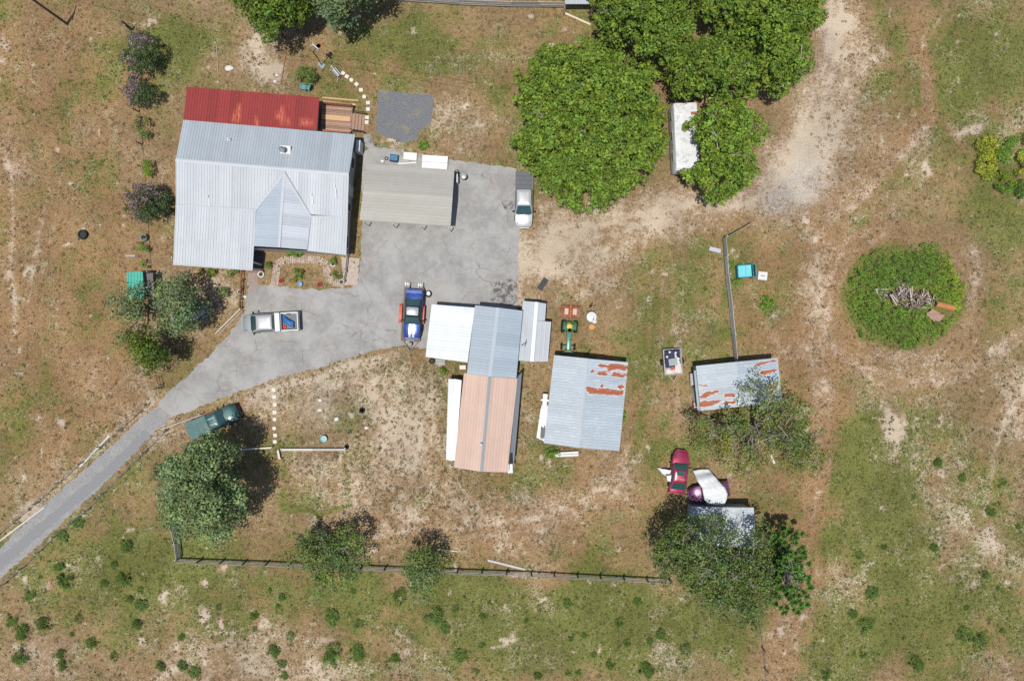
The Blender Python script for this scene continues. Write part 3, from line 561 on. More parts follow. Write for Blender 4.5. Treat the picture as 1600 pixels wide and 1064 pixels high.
# small shed at right, notched roof
sh = thing('tool_shed', 'narrow silver roofed shed with notched corner right of the workshop', 'shed', P(836, 520, 0))
z1_, z2_ = 2.35, 2.6
pT = [P(816.8, 470.2, z1_), P(838.5, 472, z2_), P(831, 565, z2_), P(809.2, 563.3, z1_)]; b = MB(); d = pT[1]-pT[2]
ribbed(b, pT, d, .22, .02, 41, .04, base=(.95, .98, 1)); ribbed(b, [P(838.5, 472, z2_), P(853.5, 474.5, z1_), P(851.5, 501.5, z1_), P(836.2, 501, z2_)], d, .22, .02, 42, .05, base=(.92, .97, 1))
ribbed(b, [P(836.2, 501, z2_), P(861.3, 502.9, z1_-.1), P(856.2, 565, z1_-.1), P(831, 565, z2_)], d, .45, .012, 43, .03); loc(b.build('roof', PALE, sh, solid=.02))
loc(cap_strip(pT[1], pT[2], .35, WHT, 'ridge_cap', sh, .05))
b = MB(); walls(b, [pT[0], pT[1], P(853.5, 474.5, z1_), P(851.5, 501.5, z1_), P(861.3, 502.9, z1_-.1), P(856.2, 565, z1_-.1), pT[2], pT[3]], .2); loc(b.build('wall', WALLM, sh))
b = MB(); pz = P(815, 540, 3.0); b.tube([(pz.x, pz.y, 0), (pz.x, pz.y, 3.1)], .03); b.tube([(pz.x, pz.y, 3.0), (pz.x+.5, pz.y+.3, 3.15)], .02); b.tube([(pz.x+.3, pz.y-.15, 3.1), (pz.x+.45, pz.y+.55, 3.15)], .02); loc(b.build('aerial', DARK, sh))
# white panels along the left of the tan roof
wp = thing('lean_to', 'slanting pale corrugated lean-to sheets left of the tan roof', 'lean-to', P(706, 655, 0))
b = MB(); q = [P(700.4, 592, 1.9), P(713, 592.5, 2.05), P(706.5, 719.5, 2.05), P(696.7, 718, 1.9)]; ribbed(b, q, q[0]-q[3], .24, .03, 51, .06); loc(b.build('roof_sheet', WHT, wp, solid=.015))
b = MB(); q2 = [P(710, 592, 2.12), P(721.5, 594, 2.2), P(712, 719.5, 2.2), P(702, 719, 2.06)]; ribbed(b, q2, q2[1]-q2[2], .24, .03, 52, .06); loc(b.build('roof_sheet', WHT, wp, solid=.015))
for g in (q[0], q[3]): b = MB(); b.box((g.x+.15, g.y*.995, .95), (.09, .09, 1.85)); loc(b.build('post', WOODG, wp))
# --- rusty shed
rs_ = thing('rusty_shed', 'grey gabled shed with orange rust patches beside the tractor', 'shed', P(915, 630, 0))
g3 = [P(865.8, 554.7, 2.6), P(917.3, 560, 3.2), P(981.5, 566, 2.5), P(967.7, 704.7, 2.5), P(904.5, 699.4, 3.2), P(849.6, 692.3, 2.6)]
fn = rust_fn([(936,570.5,955,575,3.0),(955,572,981,575,6.5),(951,577,965,575,3.5),(925,580,928,581,3),(937,583,948,584,5),(958,585,977,587,5),(931,595,934,595,2),(966,604,974,604,4),(918,606,930,608,4),(922,611,945,611,6.5),(945,612,971,614,6),(938,603,940,603,2)])
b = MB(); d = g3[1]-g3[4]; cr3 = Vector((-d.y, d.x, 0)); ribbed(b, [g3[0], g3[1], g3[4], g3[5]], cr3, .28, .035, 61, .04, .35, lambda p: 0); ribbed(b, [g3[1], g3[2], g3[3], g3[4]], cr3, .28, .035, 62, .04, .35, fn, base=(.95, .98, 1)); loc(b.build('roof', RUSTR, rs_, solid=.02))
loc(cap_strip(g3[1], g3[4], .35, BLUEG, 'ridge_cap', rs_, .05)); b = MB(); w3 = walls(b, g3, .3); loc(b.build('wall', WALLM, rs_))
b = MB(); panel(b, w3[0], w3[5], .3, .45, 0, 2.0, .05, .06); dr = loc(b.build('door', M('shed_door', (.4, .4, .4)), rs_)); b = MB(); panel(b, w3[0], w3[5], .43, .445, .95, 1.1, .1, .05); b.build('handle', STEEL, dr)
# --- shed by the fence end
s3 = thing('field_shed', 'silver shed roof with rust spots under the spreading tree', 'shed', P(1155, 600, 0))
g4 = [P(1087.4, 571.7, 2.4), P(1151, 565.2, 2.65), P(1215, 559, 2.4), P(1221.8, 627.3, 2.4), P(1158, 634.8, 2.65), P(1094.7, 642, 2.4)]
fn = rust_fn([(1097,619,1108,614,6),(1108,614,1122,611,3),(1097,632,1113,630,6.5),(1113,628,1125,627,2.5),(1133,618,1148,617,4),(1132,629,1148,628,4),(1180,571,1195,567,3),(1190,582,1210,580,4.5),(1195,566,1213,563,2.5),(1195,606,1215,606,3),(1094,602,1102,602,3)])
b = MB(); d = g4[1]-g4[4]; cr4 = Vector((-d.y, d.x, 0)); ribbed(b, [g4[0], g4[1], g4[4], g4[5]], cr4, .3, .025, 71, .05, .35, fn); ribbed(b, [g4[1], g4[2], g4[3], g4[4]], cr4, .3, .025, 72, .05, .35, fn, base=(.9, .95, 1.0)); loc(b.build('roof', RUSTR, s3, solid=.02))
b = MB(); walls(b, g4, .25); loc(b.build('wall', WALLM, s3)); b = MB(); q = [P(1084, 579, 1.9), P(1087.5, 578.5, 2.0), P(1094, 641, 2.0), P(1090, 641, 1.9)]; ribbed(b, q, q[0]-q[3], .3, .02, 73); loc(b.build('side_lean_to', BLUEG, s3, solid=.02))
# --- small shed under the big oak
s4 = thing('oak_shed', 'small grey roofed shed under the oak behind the covered car', 'shed', P(1128, 822, 0))
g5 = [P(1079.7, 792, 2.3), P(1177.7, 792.7, 2.3), P(1183, 856, 2.5), P(1075, 850, 2.5)]
b = MB(); ribbed(b, g5, g5[0]-g5[3], .3, .025, 81, .14, .4, lambda p: .12); loc(b.build('roof', RUSTR, s4, solid=.02)); b = MB(); walls(b, g5, .25); loc(b.build('wall', WALLM, s4))
# --- teal-roofed lean-to in the trees
gs = thing('teal_roof_shelter', 'small shelter with teal translucent roof beside the left trees', 'shelter', P(215, 447, 0))
q = [P(197.6, 425.6, 2.2), P(223, 424.4, 2.2), P(226, 467.3, 2.2), P(199.5, 468, 2.2)]
b = MB(); ribbed(b, q, q[0]-q[3], .3, .03, 91, .1); loc(b.build('roof', roofmat('teal_panel', (.05, .36, .28), 0, .4, streak=.3, dirtcol=(.3, .55, .47)), gs, solid=.02))
q5 = [P(225, 427, 1.7), P(239, 427, 1.5), P(241, 462, 1.5), P(227, 462, 1.7)]; b = MB(); ribbed(b, q5, q5[0]-q5[3], .3, .02, 92, .15); loc(b.build('side_roof', M('old_board', (.14, .13, .13), .9), gs, solid=.02))
for g in q+q5[1:3]: b = MB(); b.box((g.x*.99, g.y, g.z/2-.02), (.09, .09, g.z-.04)); loc(b.build('post', WOODG, gs))
# --- roof at the top edge
tr = thing('trough_shelter', 'small blue grey roofed shelter by the top fence', 'shelter', P(905, 0, 0)); q = [P(883, -18, 1.9), P(926, -18, 1.9), P(927, 7, 1.7), P(883, 7, 1.7)]
b = MB(); ribbed(b, q, q[0]-q[3], .3, .02, 93, .1); loc(b.build('roof', BLUEG, tr, solid=.02))
for g in q: b = MB(); b.box((g.x*.99, g.y*.99, .85), (.09, .09, 1.7)); loc(b.build('post', WOODG, tr))
# ------------------------------------------------------------------ trees and plants
OAK = leafmat('oak_leaf', (.155, .235, .032), .22); LIVE = leafmat('live_oak_leaf', (.145, .20, .082), .25); OLIV = leafmat('olive_leaf', (.14, .185, .040), .25)
GRNT = leafmat('scrub_leaf', (.125, .185, .05), .25)
PINEL = leafmat('pine_needle', (.10, .20, .04), .2); MYR = leafmat('myrtle_leaf', (.06, .095, .035), .2); BLOS = leafmat('purple_blossom', (.42, .22, .36), .3)
LIME = leafmat('lime_leaf', (.17, .26, .03), .3); YEL = leafmat('yellow_blossom', (.33, .36, .05), .3); WEED = leafmat('weed_leaf', (.125, .20, .04), .25); VINE = leafmat('vine_leaf', (.15, .27, .035), .25)
BARK = M('bark', (.19, .165, .145), .95, vs=6, var=.4, bump=.02); DEADB = M('grey_twig', (.36, .32, .27), .9, vs=4, var=.3)
def rand_unit(g, n):
    v = g.normal(size=(n, 3)); return v/np.linalg.norm(v, axis=1, keepdims=True)
def leaves(centres, radii, per, size, g, tints, flat=.95, up=.25, jit_=.35):
    """leaf-sized quads over the domes given by centres and radii; returns V, F, tint"""
    n = len(centres)*per; ci = np.repeat(np.arange(len(centres)), per)
    d = rand_unit(g, n); d[:, 2] = np.where(d[:, 2] < -.15, -d[:, 2]*.6, d[:, 2])
    rad = radii[ci]*(g.uniform(.45, 1.08, n))
    c = centres[ci]+d*rad[:, None]*np.array([1, 1, flat])
    nrm = d*.8+np.array([0, 0, up])+g.normal(size=(n, 3))*jit_; nrm /= np.linalg.norm(nrm, axis=1, keepdims=True)
    a = np.cross(nrm, rand_unit(g, n)); a /= np.linalg.norm(a, axis=1, keepdims=True)+1e-9; b_ = np.cross(nrm, a)
    sz = size*g.uniform(.6, 1.35, n); asp = g.uniform(.5, .85, n)
    A = a*(sz/2)[:, None]; B = b_*(sz*asp/2)[:, None]; dp = nrm*(sz*.15)[:, None]
    V = np.stack([c-A, c-B*.9+dp, c+A*1.1, c+B+dp], 1).reshape(-1, 3); F = np.arange(n*4).reshape(-1, 4)
    tn = tints[ci]*g.uniform(.6, 1.42, n)[:, None]; return V, F, tn
def tint_clump(g, n, lo=.75, hi=1.3, warm=.15):
    v = g.uniform(lo, hi, n); h_ = g.uniform(-1, 1, n)*warm; return np.stack([v*(1+h_*1.2), v*(1+h_*.2), v*(1-h_*.8)], 1)
def tree(name, label, poly, zlow, ztop, mat, seed, dens=1.0, per=90, size=.28, rc=(.7, 1.15), trunk=None, tr=.28, group=None, sparse=0, twigs=0, cat='tree', under=.6, tmin=.75, tmax=1.3, warm=.15, limbs=16, blossom=None, lobes=5, twr=.018, thin=None):
    g = np.random.default_rng(seed); r_ = random.Random(seed)
    xs = [p[0] for p in poly]; ys = [p[1] for p in poly]; zm = zlow+(ztop-zlow)*.6; kz = (H-zm)/H
    area = abs(sum(poly[i][0]*poly[(i+1) % len(poly)][1]-poly[(i+1) % len(poly)][0]*poly[i][1] for i in range(len(poly))))/2/S/S*kz*kz
    N = max(5, int(area*dens)); pts = []; tries = 0; sp = .62/math.sqrt(dens)*S
    dm = 0
    while len(pts) < N and tries < N*60:
        tries += 1; x = r_.uniform(min(xs), max(xs)); y = r_.uniform(min(ys), max(ys)); X, Y = np.array([x]), np.array([y])
        if not inside(X, Y, poly)[0]: continue
        if any((x-a)**2+(y-b_)**2 < sp*sp for a, b_, _ in pts): continue
        d = seg_dist(X, Y, list(poly)+[poly[0]])[0]/S*kz
        if d < rc[0]*.9 and r_.random() < .8: continue
        if d < 1.2 and vnoise(np.array([x/11.]), np.array([y/11.]), seed+5)[0] < .33: continue
        if not sparse and ztop > 6 and vnoise(np.array([x/13.]), np.array([y/13.]), seed+9)[0] < .17: continue
        if thin and r_.random() > thin(x, y): continue
        if sparse and vnoise(np.array([x/16.]), np.array([y/16.]), seed)[0] < sparse: continue
        dm = max(dm, d); pts.append((x, y, d))
    lb = [(r_.uniform(min(xs), max(xs)), r_.uniform(min(ys), max(ys))) for _ in range(lobes)]
    C = []; RR = []
    for x, y, d in pts:
        q = math.sqrt(min(1, d/max(dm*.75, .1))); ld = min(math.hypot(x-a, y-b_) for a, b_ in lb)/S
        z = zlow+(ztop-zlow)*(.25+.75*q)-min(2.4, ld*.5)*.95*min(1, dm/4)+r_.uniform(-1.0, .55)*min(1, (ztop-zlow)/3)
        C.append(P(x, y, z)); RR.append(r_.uniform(*rc))
    top = len(C)
    for x, y, d in pts:
        if r_.random() < under and d > .8: C.append(P(x+r_.uniform(-8, 8), y+r_.uniform(-8, 8), zlow+(ztop-zlow)*r_.uniform(.05, .45))); RR.append(r_.uniform(*rc))
    C = np.array([tuple(c) for c in C]); RR = np.array(RR); tn = tint_clump(g, len(C), tmin, tmax, warm)
    cx, cy = C[:, 0].mean(), C[:, 1].mean(); tx, ty = trunk if trunk else (cx, cy)
    root = thing(name, label, cat, (tx, ty, 0), 0, group); off = np.array([tx, ty, 0])
    V, F, T = leaves(C-off, RR, per, size, g, tn)
    link('crown', np_mesh('crown', V, F, T), mat, root)
    if blossom:
        bc = [i for i in range(top) if blossom(C[i], (cx, cy), r_)]
        if bc: V, F, T = leaves(C[bc]-off+np.array([0, 0, RR.mean()*.45]), RR[bc]*.75, int(per*.5), size*.7, g, tint_clump(g, len(bc), .7, 1.3, .1)); link('blossom', np_mesh('blossom', V, F, T), BLOS, root)
    b = MB(); zc = zlow+(ztop-zlow)*.2; fork = Vector((0, 0, max(.25, zlow*.55)))
    if zlow > .6: b.tube([(0, 0, -.1), (tr*.3, 0, fork.z*.5), fork], tr*1.25, 9, tr)
    sel = r_.sample(range(top), min(limbs, top))
    for i in sel:
        e = Vector(C[i]-off); m_ = fork.lerp(e, .5)+Vector((r_.uniform(-.4, .4), r_.uniform(-.4, .4), -.1-.1*ztop/3)); m2 = fork.lerp(e, .8)+Vector((r_.uniform(-.3, .3), r_.uniform(-.3, .3), 0))
        b.tube([fork-Vector((0, 0, .1)), m_, m2, e], tr*.5, 6, tr*.1)
    b.build('trunk', BARK, root)
    if twigs:
        b = MB()
        for k in range(twigs):
            i = r_.randrange(top); e = Vector(C[i]-off); dr_ = Vector((e.x, e.y, 0)); dr_ = dr_.normalized() if dr_.length > .1 else Vector((1, 0, 0)); an_ = r_.uniform(-.9, .9); dr_ = Matrix.Rotation(an_, 3, 'Z') @ dr_
            s0 = e-dr_*r_.uniform(.6, 1.8)+Vector((0, 0, -.2)); e2 = e+dr_*r_.uniform(0, .5)+Vector((0, 0, RR[i]*.6)); md = s0.lerp(e2, .5)+Vector((r_.uniform(-.2, .2), r_.uniform(-.2, .2), .15))
            b.tube([s0, md, e2], twr*1.6, 4, twr*.5)
            for _ in range(3):
                f = r_.uniform(.3, .9); q = s0.lerp(e2, f); b.tube([q, q+Matrix.Rotation(r_.choice((-1, 1))*r_.uniform(.4, 1.1), 3, 'Z') @ dr_*r_.uniform(.3, .8)+Vector((0, 0, .12))], twr, 4, twr*.4)
        b.build('dead_twigs', DEADB, root)
    return root
def circ(x, y, rx, ry=None, n=12, seed=0, am=.16):
    r_ = random.Random(seed*7+1); ry = ry or rx
    return [(x+rx*math.cos(2*math.pi*i/n)*(1+r_.uniform(-am, am)), y+ry*math.sin(2*math.pi*i/n)*(1+r_.uniform(-am, am))) for i in range(n)]
G1 = 'broad leafy oaks around the parked trailer'
tree('oak_tree', 'broad round bright green oak crown right of the white pickup', [(803,110),(850,72),(930,60),(985,85),(1032,108),(1043,170),(1043,235),(1015,275),(985,303),(950,327),(920,334),(880,322),(845,292),(830,264),(800,243),(796,215),(812,190),(803,150)], 2.6, 8.2, OAK, 11, 4.2, 46, .25, group=G1, rc=(.26, .6), warm=.12, under=.9, tr=.4, twigs=7, lobes=9, limbs=22, twr=.03)
tree('oak_tree', 'tall oak crown at the top edge above the round oak', [(922,-50),(920,30),(940,62),(985,82),(1035,105),(1060,120),(1085,80),(1090,30),(1085,-50)], 3, 8.8, OAK, 12, 4.2, 46, .25, group=G1, rc=(.26, .6), warm=.12, under=.9, tr=.38, tmin=.65, tmax=1.15, lobes=6, twigs=6, twr=.03)
tree('oak_tree', 'oak crown above the white travel trailer with gaps and bare limbs', [(1050,100),(1085,60),(1130,40),(1165,60),(1190,110),(1185,160),(1150,152),(1110,148),(1075,160),(1052,150),(1040,125)], 2.6, 7.4, OAK, 13, 4.2, 46, .25, group=G1, rc=(.26, .6), warm=.12, under=.9, tr=.3, tmin=.65, tmax=1.15, lobes=5, twigs=6, twr=.03)
tree('oak_tree', 'large oak crown beside the sandy track at the top', [(1080,-50),(1080,30),(1130,45),(1165,70),(1190,130),(1215,160),(1240,140),(1272,105),(1268,60),(1292,28),(1292,-50)], 3, 8.8, OAK, 14, 4.2, 46, .25, group=G1, rc=(.26, .6), warm=.12, under=.9, tr=.38, tmax=1.25, lobes=7, twigs=4, twr=.03)
tree('oak_tree', 'smaller oak overhanging the right side of the travel trailer', [(1066,196),(1090,184),(1100,155),(1125,148),(1165,155),(1188,185),(1198,215),(1180,240),(1185,272),(1157,300),(1130,324),(1105,317),(1086,298),(1066,266),(1094,250),(1098,228),(1066,212)], 3.2, 6.4, OAK, 15, 4.2, 46, .25, group=G1, rc=(.26, .6), warm=.12, under=.9, tr=.26, tmax=1.35, lobes=6, twigs=3, twr=.03)
G2 = 'trees cut off by the top edge behind the house'
tree('oak_tree', 'dark green round tree at the top edge above the red roof', [(345,-50),(358,2),(372,32),(400,50),(420,68),(440,64),(452,42),(480,40),(492,10),(492,-50)], 2.2, 6.5, OAK, 16, 4.2, 46, .25, group=G2, rc=(.42, .8), tmin=.5, tmax=.95)
tree('oak_tree', 'greyish green tree at the top edge with bare grey limbs', [(488,-50),(490,15),(510,35),(530,50),(548,40),(556,18),(575,4),(604,-8),(604,-50)], 2.6, 7.2, LIVE, 17, 1.1, 120, .26, group=G2, twigs=14, twr=.03)
G3 = 'trees by the teal roofed shelter'
tree('oak_tree', 'rounded grey green oak between teal shelter and driveway', [(240,440),(262,430),(290,436),(305,455),(316,480),(310,500),(295,522),(272,526),(252,505),(236,475)], 2.2, 6.0, LIVE, 18, 1.3, 130, .22, group=G3, tmax=1.4, twigs=8)
tree('oak_tree', 'thin crowned tree over the teal roof edge', [(176,470),(200,455),(222,450),(236,470),(228,500),(215,530),(190,530),(180,505)], 2.0, 4.6, LIVE, 19, .9, 110, .22, group=G3, sparse=.25, twigs=6)
tree('oak_tree', 'darker green tree below the teal shelter beside the lane', [(183,535),(205,512),(235,520),(262,540),(266,565),(240,586),(213,582),(198,562)], 1.8, 5.2, OAK, 20, 1.2, 110, .23, group=G3, tmin=.45, tmax=.95)
tree('oak_tree', 'big grey green live oak below the green pickup', [(250,720),(272,695),(300,676),(335,672),(362,690),(376,712),(364,740),(384,765),(396,795),(378,828),(332,850),(290,850),(262,822),(240,785),(238,745)], 2.5, 9.5, LIVE, 21, 1.3, 150, .24, tr=.4, rc=(.6, 1.15), tmin=.8, tmax=1.7, warm=.08, lobes=14, limbs=20, twigs=10)
G4 = 'thin crowned trees on the lower fence'
tree('scrub_tree', 'thin crowned tree over the lower fence, the larger', [(440,865),(470,835),(510,826),(560,822),(582,840),(575,870),(560,900),(540,930),(500,938),(475,905),(448,890)], 2.2, 5.2, GRNT, 22, 1.3, 90, .19, group=G4, sparse=.2, twigs=12, under=.5, rc=(.5, .9), tmin=.8, tmax=1.4)
tree('scrub_tree', 'narrow greyish tree over the lower fence, the smaller', [(628,862),(650,846),(678,858),(694,880),(692,915),(678,938),(650,942),(632,915),(618,885)], 1.8, 5.0, GRNT, 23, 1.4, 90, .19, group=G4, sparse=.12, twigs=14, under=.5, rc=(.5, .85), tmin=.8, tmax=1.4)
tree('spreading_tree', 'see-through olive green tree hanging over the rust spotted shed', [(1066,650),(1085,640),(1118,642),(1148,600),(1185,580),(1225,588),(1262,625),(1290,665),(1306,710),(1290,738),(1240,745),(1200,738),(1130,742),(1090,712),(1068,682)], 3.2, 6.6, OLIV, 24, 1.15, 52, .20, sparse=.3, twigs=45, under=.4, rc=(.55, .95), tr=.25, tmin=.75, tmax=1.45, warm=.25, limbs=26)
tree('spreading_oak', 'wide gnarled oak hanging over the small grey shed', [(1014,852),(1035,826),(1060,800),(1090,802),(1130,800),(1178,806),(1210,820),(1212,870),(1222,905),(1212,940),(1188,975),(1150,980),(1110,962),(1070,922),(1030,905),(1012,872)], 3.4, 8.0, GRNT, 25, 1.6, 80, .21, sparse=.2, thin=lambda x, y: 1 if y > 872 or x < 1066 or x > 1186 else (.12 if y < 848 else .4), twigs=75, under=.6, rc=(.55, 1.0), tr=.36, tmin=.6, tmax=1.2, limbs=30)
# a pine: needle tufts
def pine(label, poly, zlow, ztop, seed):
    g = np.random.default_rng(seed); r_ = random.Random(seed); xs = [p[0] for p in poly]; ys = [p[1] for p in poly]; C = []; Q = []
    tr_ = 0
    while len(C) < 84 and tr_ < 9000:
        tr_ += 1
        x = r_.uniform(min(xs), max(xs)); y = r_.uniform(min(ys), max(ys))
        if inside(np.array([x]), np.array([y]), poly)[0] and all((x-q[0])**2+(y-q[1])**2 > 30 for q in Q): Q.append((x, y))
        else: continue
        if True:
            d = seg_dist(np.array([x]), np.array([y]), list(poly)+[poly[0]])[0]/S; C.append(tuple(P(x, y, zlow+(ztop-zlow)*min(1, d/2)*r_.uniform(.5, 1))))
    C = np.array(C); off = np.array([C[:, 0].mean(), C[:, 1].mean(), 0]); root = thing('pine_tree', label, 'tree', tuple(off)); C = C-off
    n = 80; ci = np.repeat(np.arange(len(C)), n); d = rand_unit(g, len(ci)); d[:, 2] = np.abs(d[:, 2])*.8; L = g.uniform(.2, .42, len(ci)); c = C[ci]
    sd = np.cross(d, rand_unit(g, len(ci))); sd /= np.linalg.norm(sd, axis=1, keepdims=True); q = c+d*L[:, None]
    V = np.stack([c-sd*.012, c+sd*.012, q+sd*.06, q-sd*.06], 1).reshape(-1, 3); T = tint_clump(g, len(C), .7, 1.4, .1)[ci]
    link('crown', np_mesh('crown', V, np.arange(len(V)).reshape(-1, 4), T), PINEL, root)
    b = MB(); b.tube([(0, 0, -.1), (0, 0, ztop*.6), (0, 0, ztop-1)], .2, 8, .05)
    for i in range(0, len(C), 1):
        e = Vector(C[i]); b.tube([(0, 0, max(1, e.z-1.0)), Vector((e.x*.5, e.y*.5, e.z-.5)), e], .045, 4, .012)
    b.build('trunk', BARK, root)
pine('dark green pine with tufted branch ends right of the gnarled oak', [(1205,832),(1238,818),(1258,836),(1266,880),(1270,920),(1264,952),(1235,962),(1212,955),(1202,910)], 2.5, 8, 31)
# crape myrtles and shrubs
G5 = 'crape myrtles along the side fence'
bl = lambda c, m, r_: (c[0]-m[0])*-.7+(c[1]-m[1])*.7 > -.45 and r_.random() < .75
tree('crape_myrtle', 'crape myrtle with mauve blossom, highest by the side fence', circ(218,84,34,34,seed=1), 1.0, 3.2, MYR, 41, 4, 60, .16, rc=(.32, .55), tr=.07, group=G5, blossom=bl, limbs=10, under=.5)
tree('crape_myrtle', 'crape myrtle between the highest and widest myrtles', circ(220,141,28,24,seed=2), .8, 2.6, MYR, 42, 4.5, 60, .15, rc=(.28, .5), tr=.06, group=G5, blossom=bl, limbs=10, under=.5)
tree('crape_myrtle', 'widest purple flowered crape myrtle left of the house ridge', circ(231,316,40,33,seed=3), 1.0, 3.4, MYR, 43, 4, 60, .16, rc=(.32, .55), tr=.08, group=G5, blossom=bl, limbs=12, under=.5)
def shrub(label, x, y, rx, ry, h, mat, seed, cat='shrub', name='shrub', group=None, size=.13, per=50, dens=8):
    return tree(name, label, circ(x, y, rx, ry, seed=seed), .15, h, mat, seed, dens, per, size, rc=(.18, .34), tr=.03, group=group, cat=cat, limbs=6, lobes=2, under=.6)
for a in (('dark narrow shrub on the fence left of the red roof', 222, 192, 9, 19, 1.3, WEED), ('small dark shrub just above the lime shrub by the fence', 229, 217, 8, 9, 1.0, WEED), ('bright lime green shrub by the side fence', 230, 262, 9, 16, 1.0, LIME),
          ('round dark shrub beside the teal chairs behind the house', 478, 117, 17, 15, 1.6, WEED), ('green bush beside the planter tub on the side fence', 223, 388, 9, 9, .9, VINE), ('low green shrub just above the teal roof', 226, 414, 6, 6, .7, VINE),
          ('leafy plant along the front eave, the longer', 322, 426, 15, 6, .7, LIME), ('round clipped shrub by the brown picket rail', 366, 428, 9, 6, .8, VINE), ('small round shrub in the yard left of the rail', 350, 456, 8, 9, .8, WEED),
          ('bright green bush under the cross gable', 458, 395, 13, 9, .9, VINE), ('feathery plant in the middle of the garden bed', 466, 427, 10, 10, .7, LIME), ('small plant by the brick path near the tyre planter', 525, 406, 8, 6, .6, VINE), ('small sprawling plant at the right of the garden', 528, 427, 7, 8, .5, WEED), ('small dark plant beside the porch slab', 419, 414, 4, 4, .5, WEED),
          ('green clump by the patio slab at gravel pad corner', 660, 228, 11, 7, .4, VINE), ('tuft beside the teal box, upper', 1144, 415, 5, 7, .5, VINE), ('clump beside the teal box, lower', 1150, 441, 8, 5, .4, VINE), ('rectangular patch of tall weeds below the white crate', 1198, 475, 10, 15, .4, VINE),
          ('lush weeds along the right wall of the workshop lean-to', 690, 580, 9, 6, .5, LIME), ('green weeds at the bottom left of the rusty shed', 866, 708, 16, 8, .4, VINE), ('weeds by the wall of the rusty shed right side', 974, 650, 3, 8, .5, VINE)):
    shrub(a[0], a[1], a[2], a[3], a[4], a[5], a[6], int(a[1]))
for k, (x, y, rx, ry, m_, lb_) in enumerate([(1548,228,18,14,YEL,'yellow flowering weed clump, topmost of the patch at right'), (1542,258,14,20,YEL,'yellow flowering weed clump on the left of the patch'), (1565,240,12,12,VINE,'green weed clump amid the yellow flowers'),
        (1590,226,14,14,VINE,'green weed clump at the right edge beside the yellow ones'), (1595,255,9,15,YEL,'yellow flowering weed clump at the right edge'), (1575,275,10,12,LIME,'lime weed clump in the flowering patch'), (1572,290,12,9,VINE,'green weed clump at the bottom of the flowering patch'), (1597,295,10,12,WEED,'dark weed clump at the lower right of the flowering patch')]):
    shrub(lb_, x, y, rx*1.3, ry*1.3, .7, m_, 600+k, 'plant', 'weed_clump', 'flowering weeds at the right edge')
# weed clumps of the lower fields: a few kinds, copied
r_ = random.Random(8); protos = []
for k in range(4):
    g = np.random.default_rng(70+k); n = (22, 30, 14, 26)[k]; a = g.uniform(0, 6.28, n); rr = np.sqrt(g.uniform(0, 1, n))*.72; C = np.stack([rr*np.cos(a), rr*np.sin(a), .12+.4*(1-rr)*g.uniform(.5, 1.2, n)], 1)
    V, F_, T = leaves(C, g.uniform(.14, .34, n), 80, .08, g, tint_clump(g, n, .6, 1.3, .2), up=.6, jit_=.5); protos.append(np_mesh('weed_clump', V, F_, T)); protos[-1].materials.append(WEED)
for L, s0, lab in ((big, .92, 'knee high dark green weed clump in the lower field'), (small, .5, 'small low green weed tuft in the lower field')):
    for x, y in L:
        o = bpy.data.objects.new('weed_clump', protos[r_.randrange(4)]); sc.collection.objects.link(o); o.location = P(x, y); q = s0*r_.uniform(.6, 1.35); o.scale = (q, q*r_.uniform(.7, 1.2), q*r_.uniform(.8, 1.3)); o.rotation_euler = (0, 0, r_.uniform(0, 6.3))
        tag(o, lab, 'weed', 'weed clumps dotted over the lower field' if s0 > 1 else 'weed tufts dotted over the lower field')
# ground cover: the green mound, grass tufts
g = np.random.default_rng(5)
mp = [(1322,440),(1330,420),(1350,408),(1375,395),(1410,390),(1440,380),(1470,388),(1492,410),(1502,445),(1500,480),(1485,510),(1455,535),(1430,545),(1390,540),(1360,528),(1335,510),(1320,480)]
def cover(name, polys, dens, hfun, mat, size, seed, label, tfun=None, warm=.2):
    g = np.random.default_rng(seed); C = []
    for poly in polys:
        xs = [p[0] for p in poly]; ys = [p[1] for p in poly]; n = int((max(xs)-min(xs))*(max(ys)-min(ys))/S/S*dens); x = g.uniform(min(xs), max(xs), n); y = g.uniform(min(ys), max(ys), n); k = inside(x+(fbm(x, y, 16, 3)-.5)*34, y+(fbm(x, y, 16, 4)-.5)*34, poly)
        if name == 'vines': k &= (((x-1414)/40)**2+((y-465)/17)**2 > 1) & (((x-1464)/24)**2+((y-488)/16)**2 > 1)
        x, y = x[k], y[k]; d = seg_dist(x, y, list(poly)+[poly[0]])/S; k = (d > g.uniform(0, 1.1, len(x))) | ((fbm(x, y, 8, 19) > .55)); x, y, d = x[k], y[k], d[k]; C.append(np.stack([(x-800)/S, (532-y)/S, hfun(x, y, d)], 1))
    C = np.concatenate(C); T = tint_clump(g, len(C), .5, 1.4, warm)
    if tfun is not None: T = T*tfun(C)
    V, F_, T = leaves(C, g.uniform(.1, .2, len(C)), 10, size, g, T, up=.7, jit_=.5); return tag(link(name, np_mesh(name, V, F_, T), mat), label, name.replace('_', ' '), kind='stuff')
def mt(C):
    f = fbm(C[:, 0]*S, C[:, 1]*S, 40, 77); e = np.clip((C[:, 0]-42.5)/3, 0, 1)+np.clip((-.4-C[:, 1])/2.5, 0, 1)*(f > .5)
    return np.stack([1+e*.9+(f-.5)*1.0, 1+e*.5+(f-.5)*.8, 1-e*.2+f*0], 1)
cover('vines', [mp], 46, lambda x, y, d: .08+np.minimum(d, 1.5)*.35+(fbm(x, y, 14, 8)-.3).clip(0)*1.3, VINE, .095, 51, 'low bright green vines covering the round mound', mt, .2)
n = 95000; x = g.uniform(-20, 1620, n); y = g.uniform(-20, 1084, n); gg, ss, rr2, g4_ = ground_masks(x, y)
bad = np.zeros(n, bool)
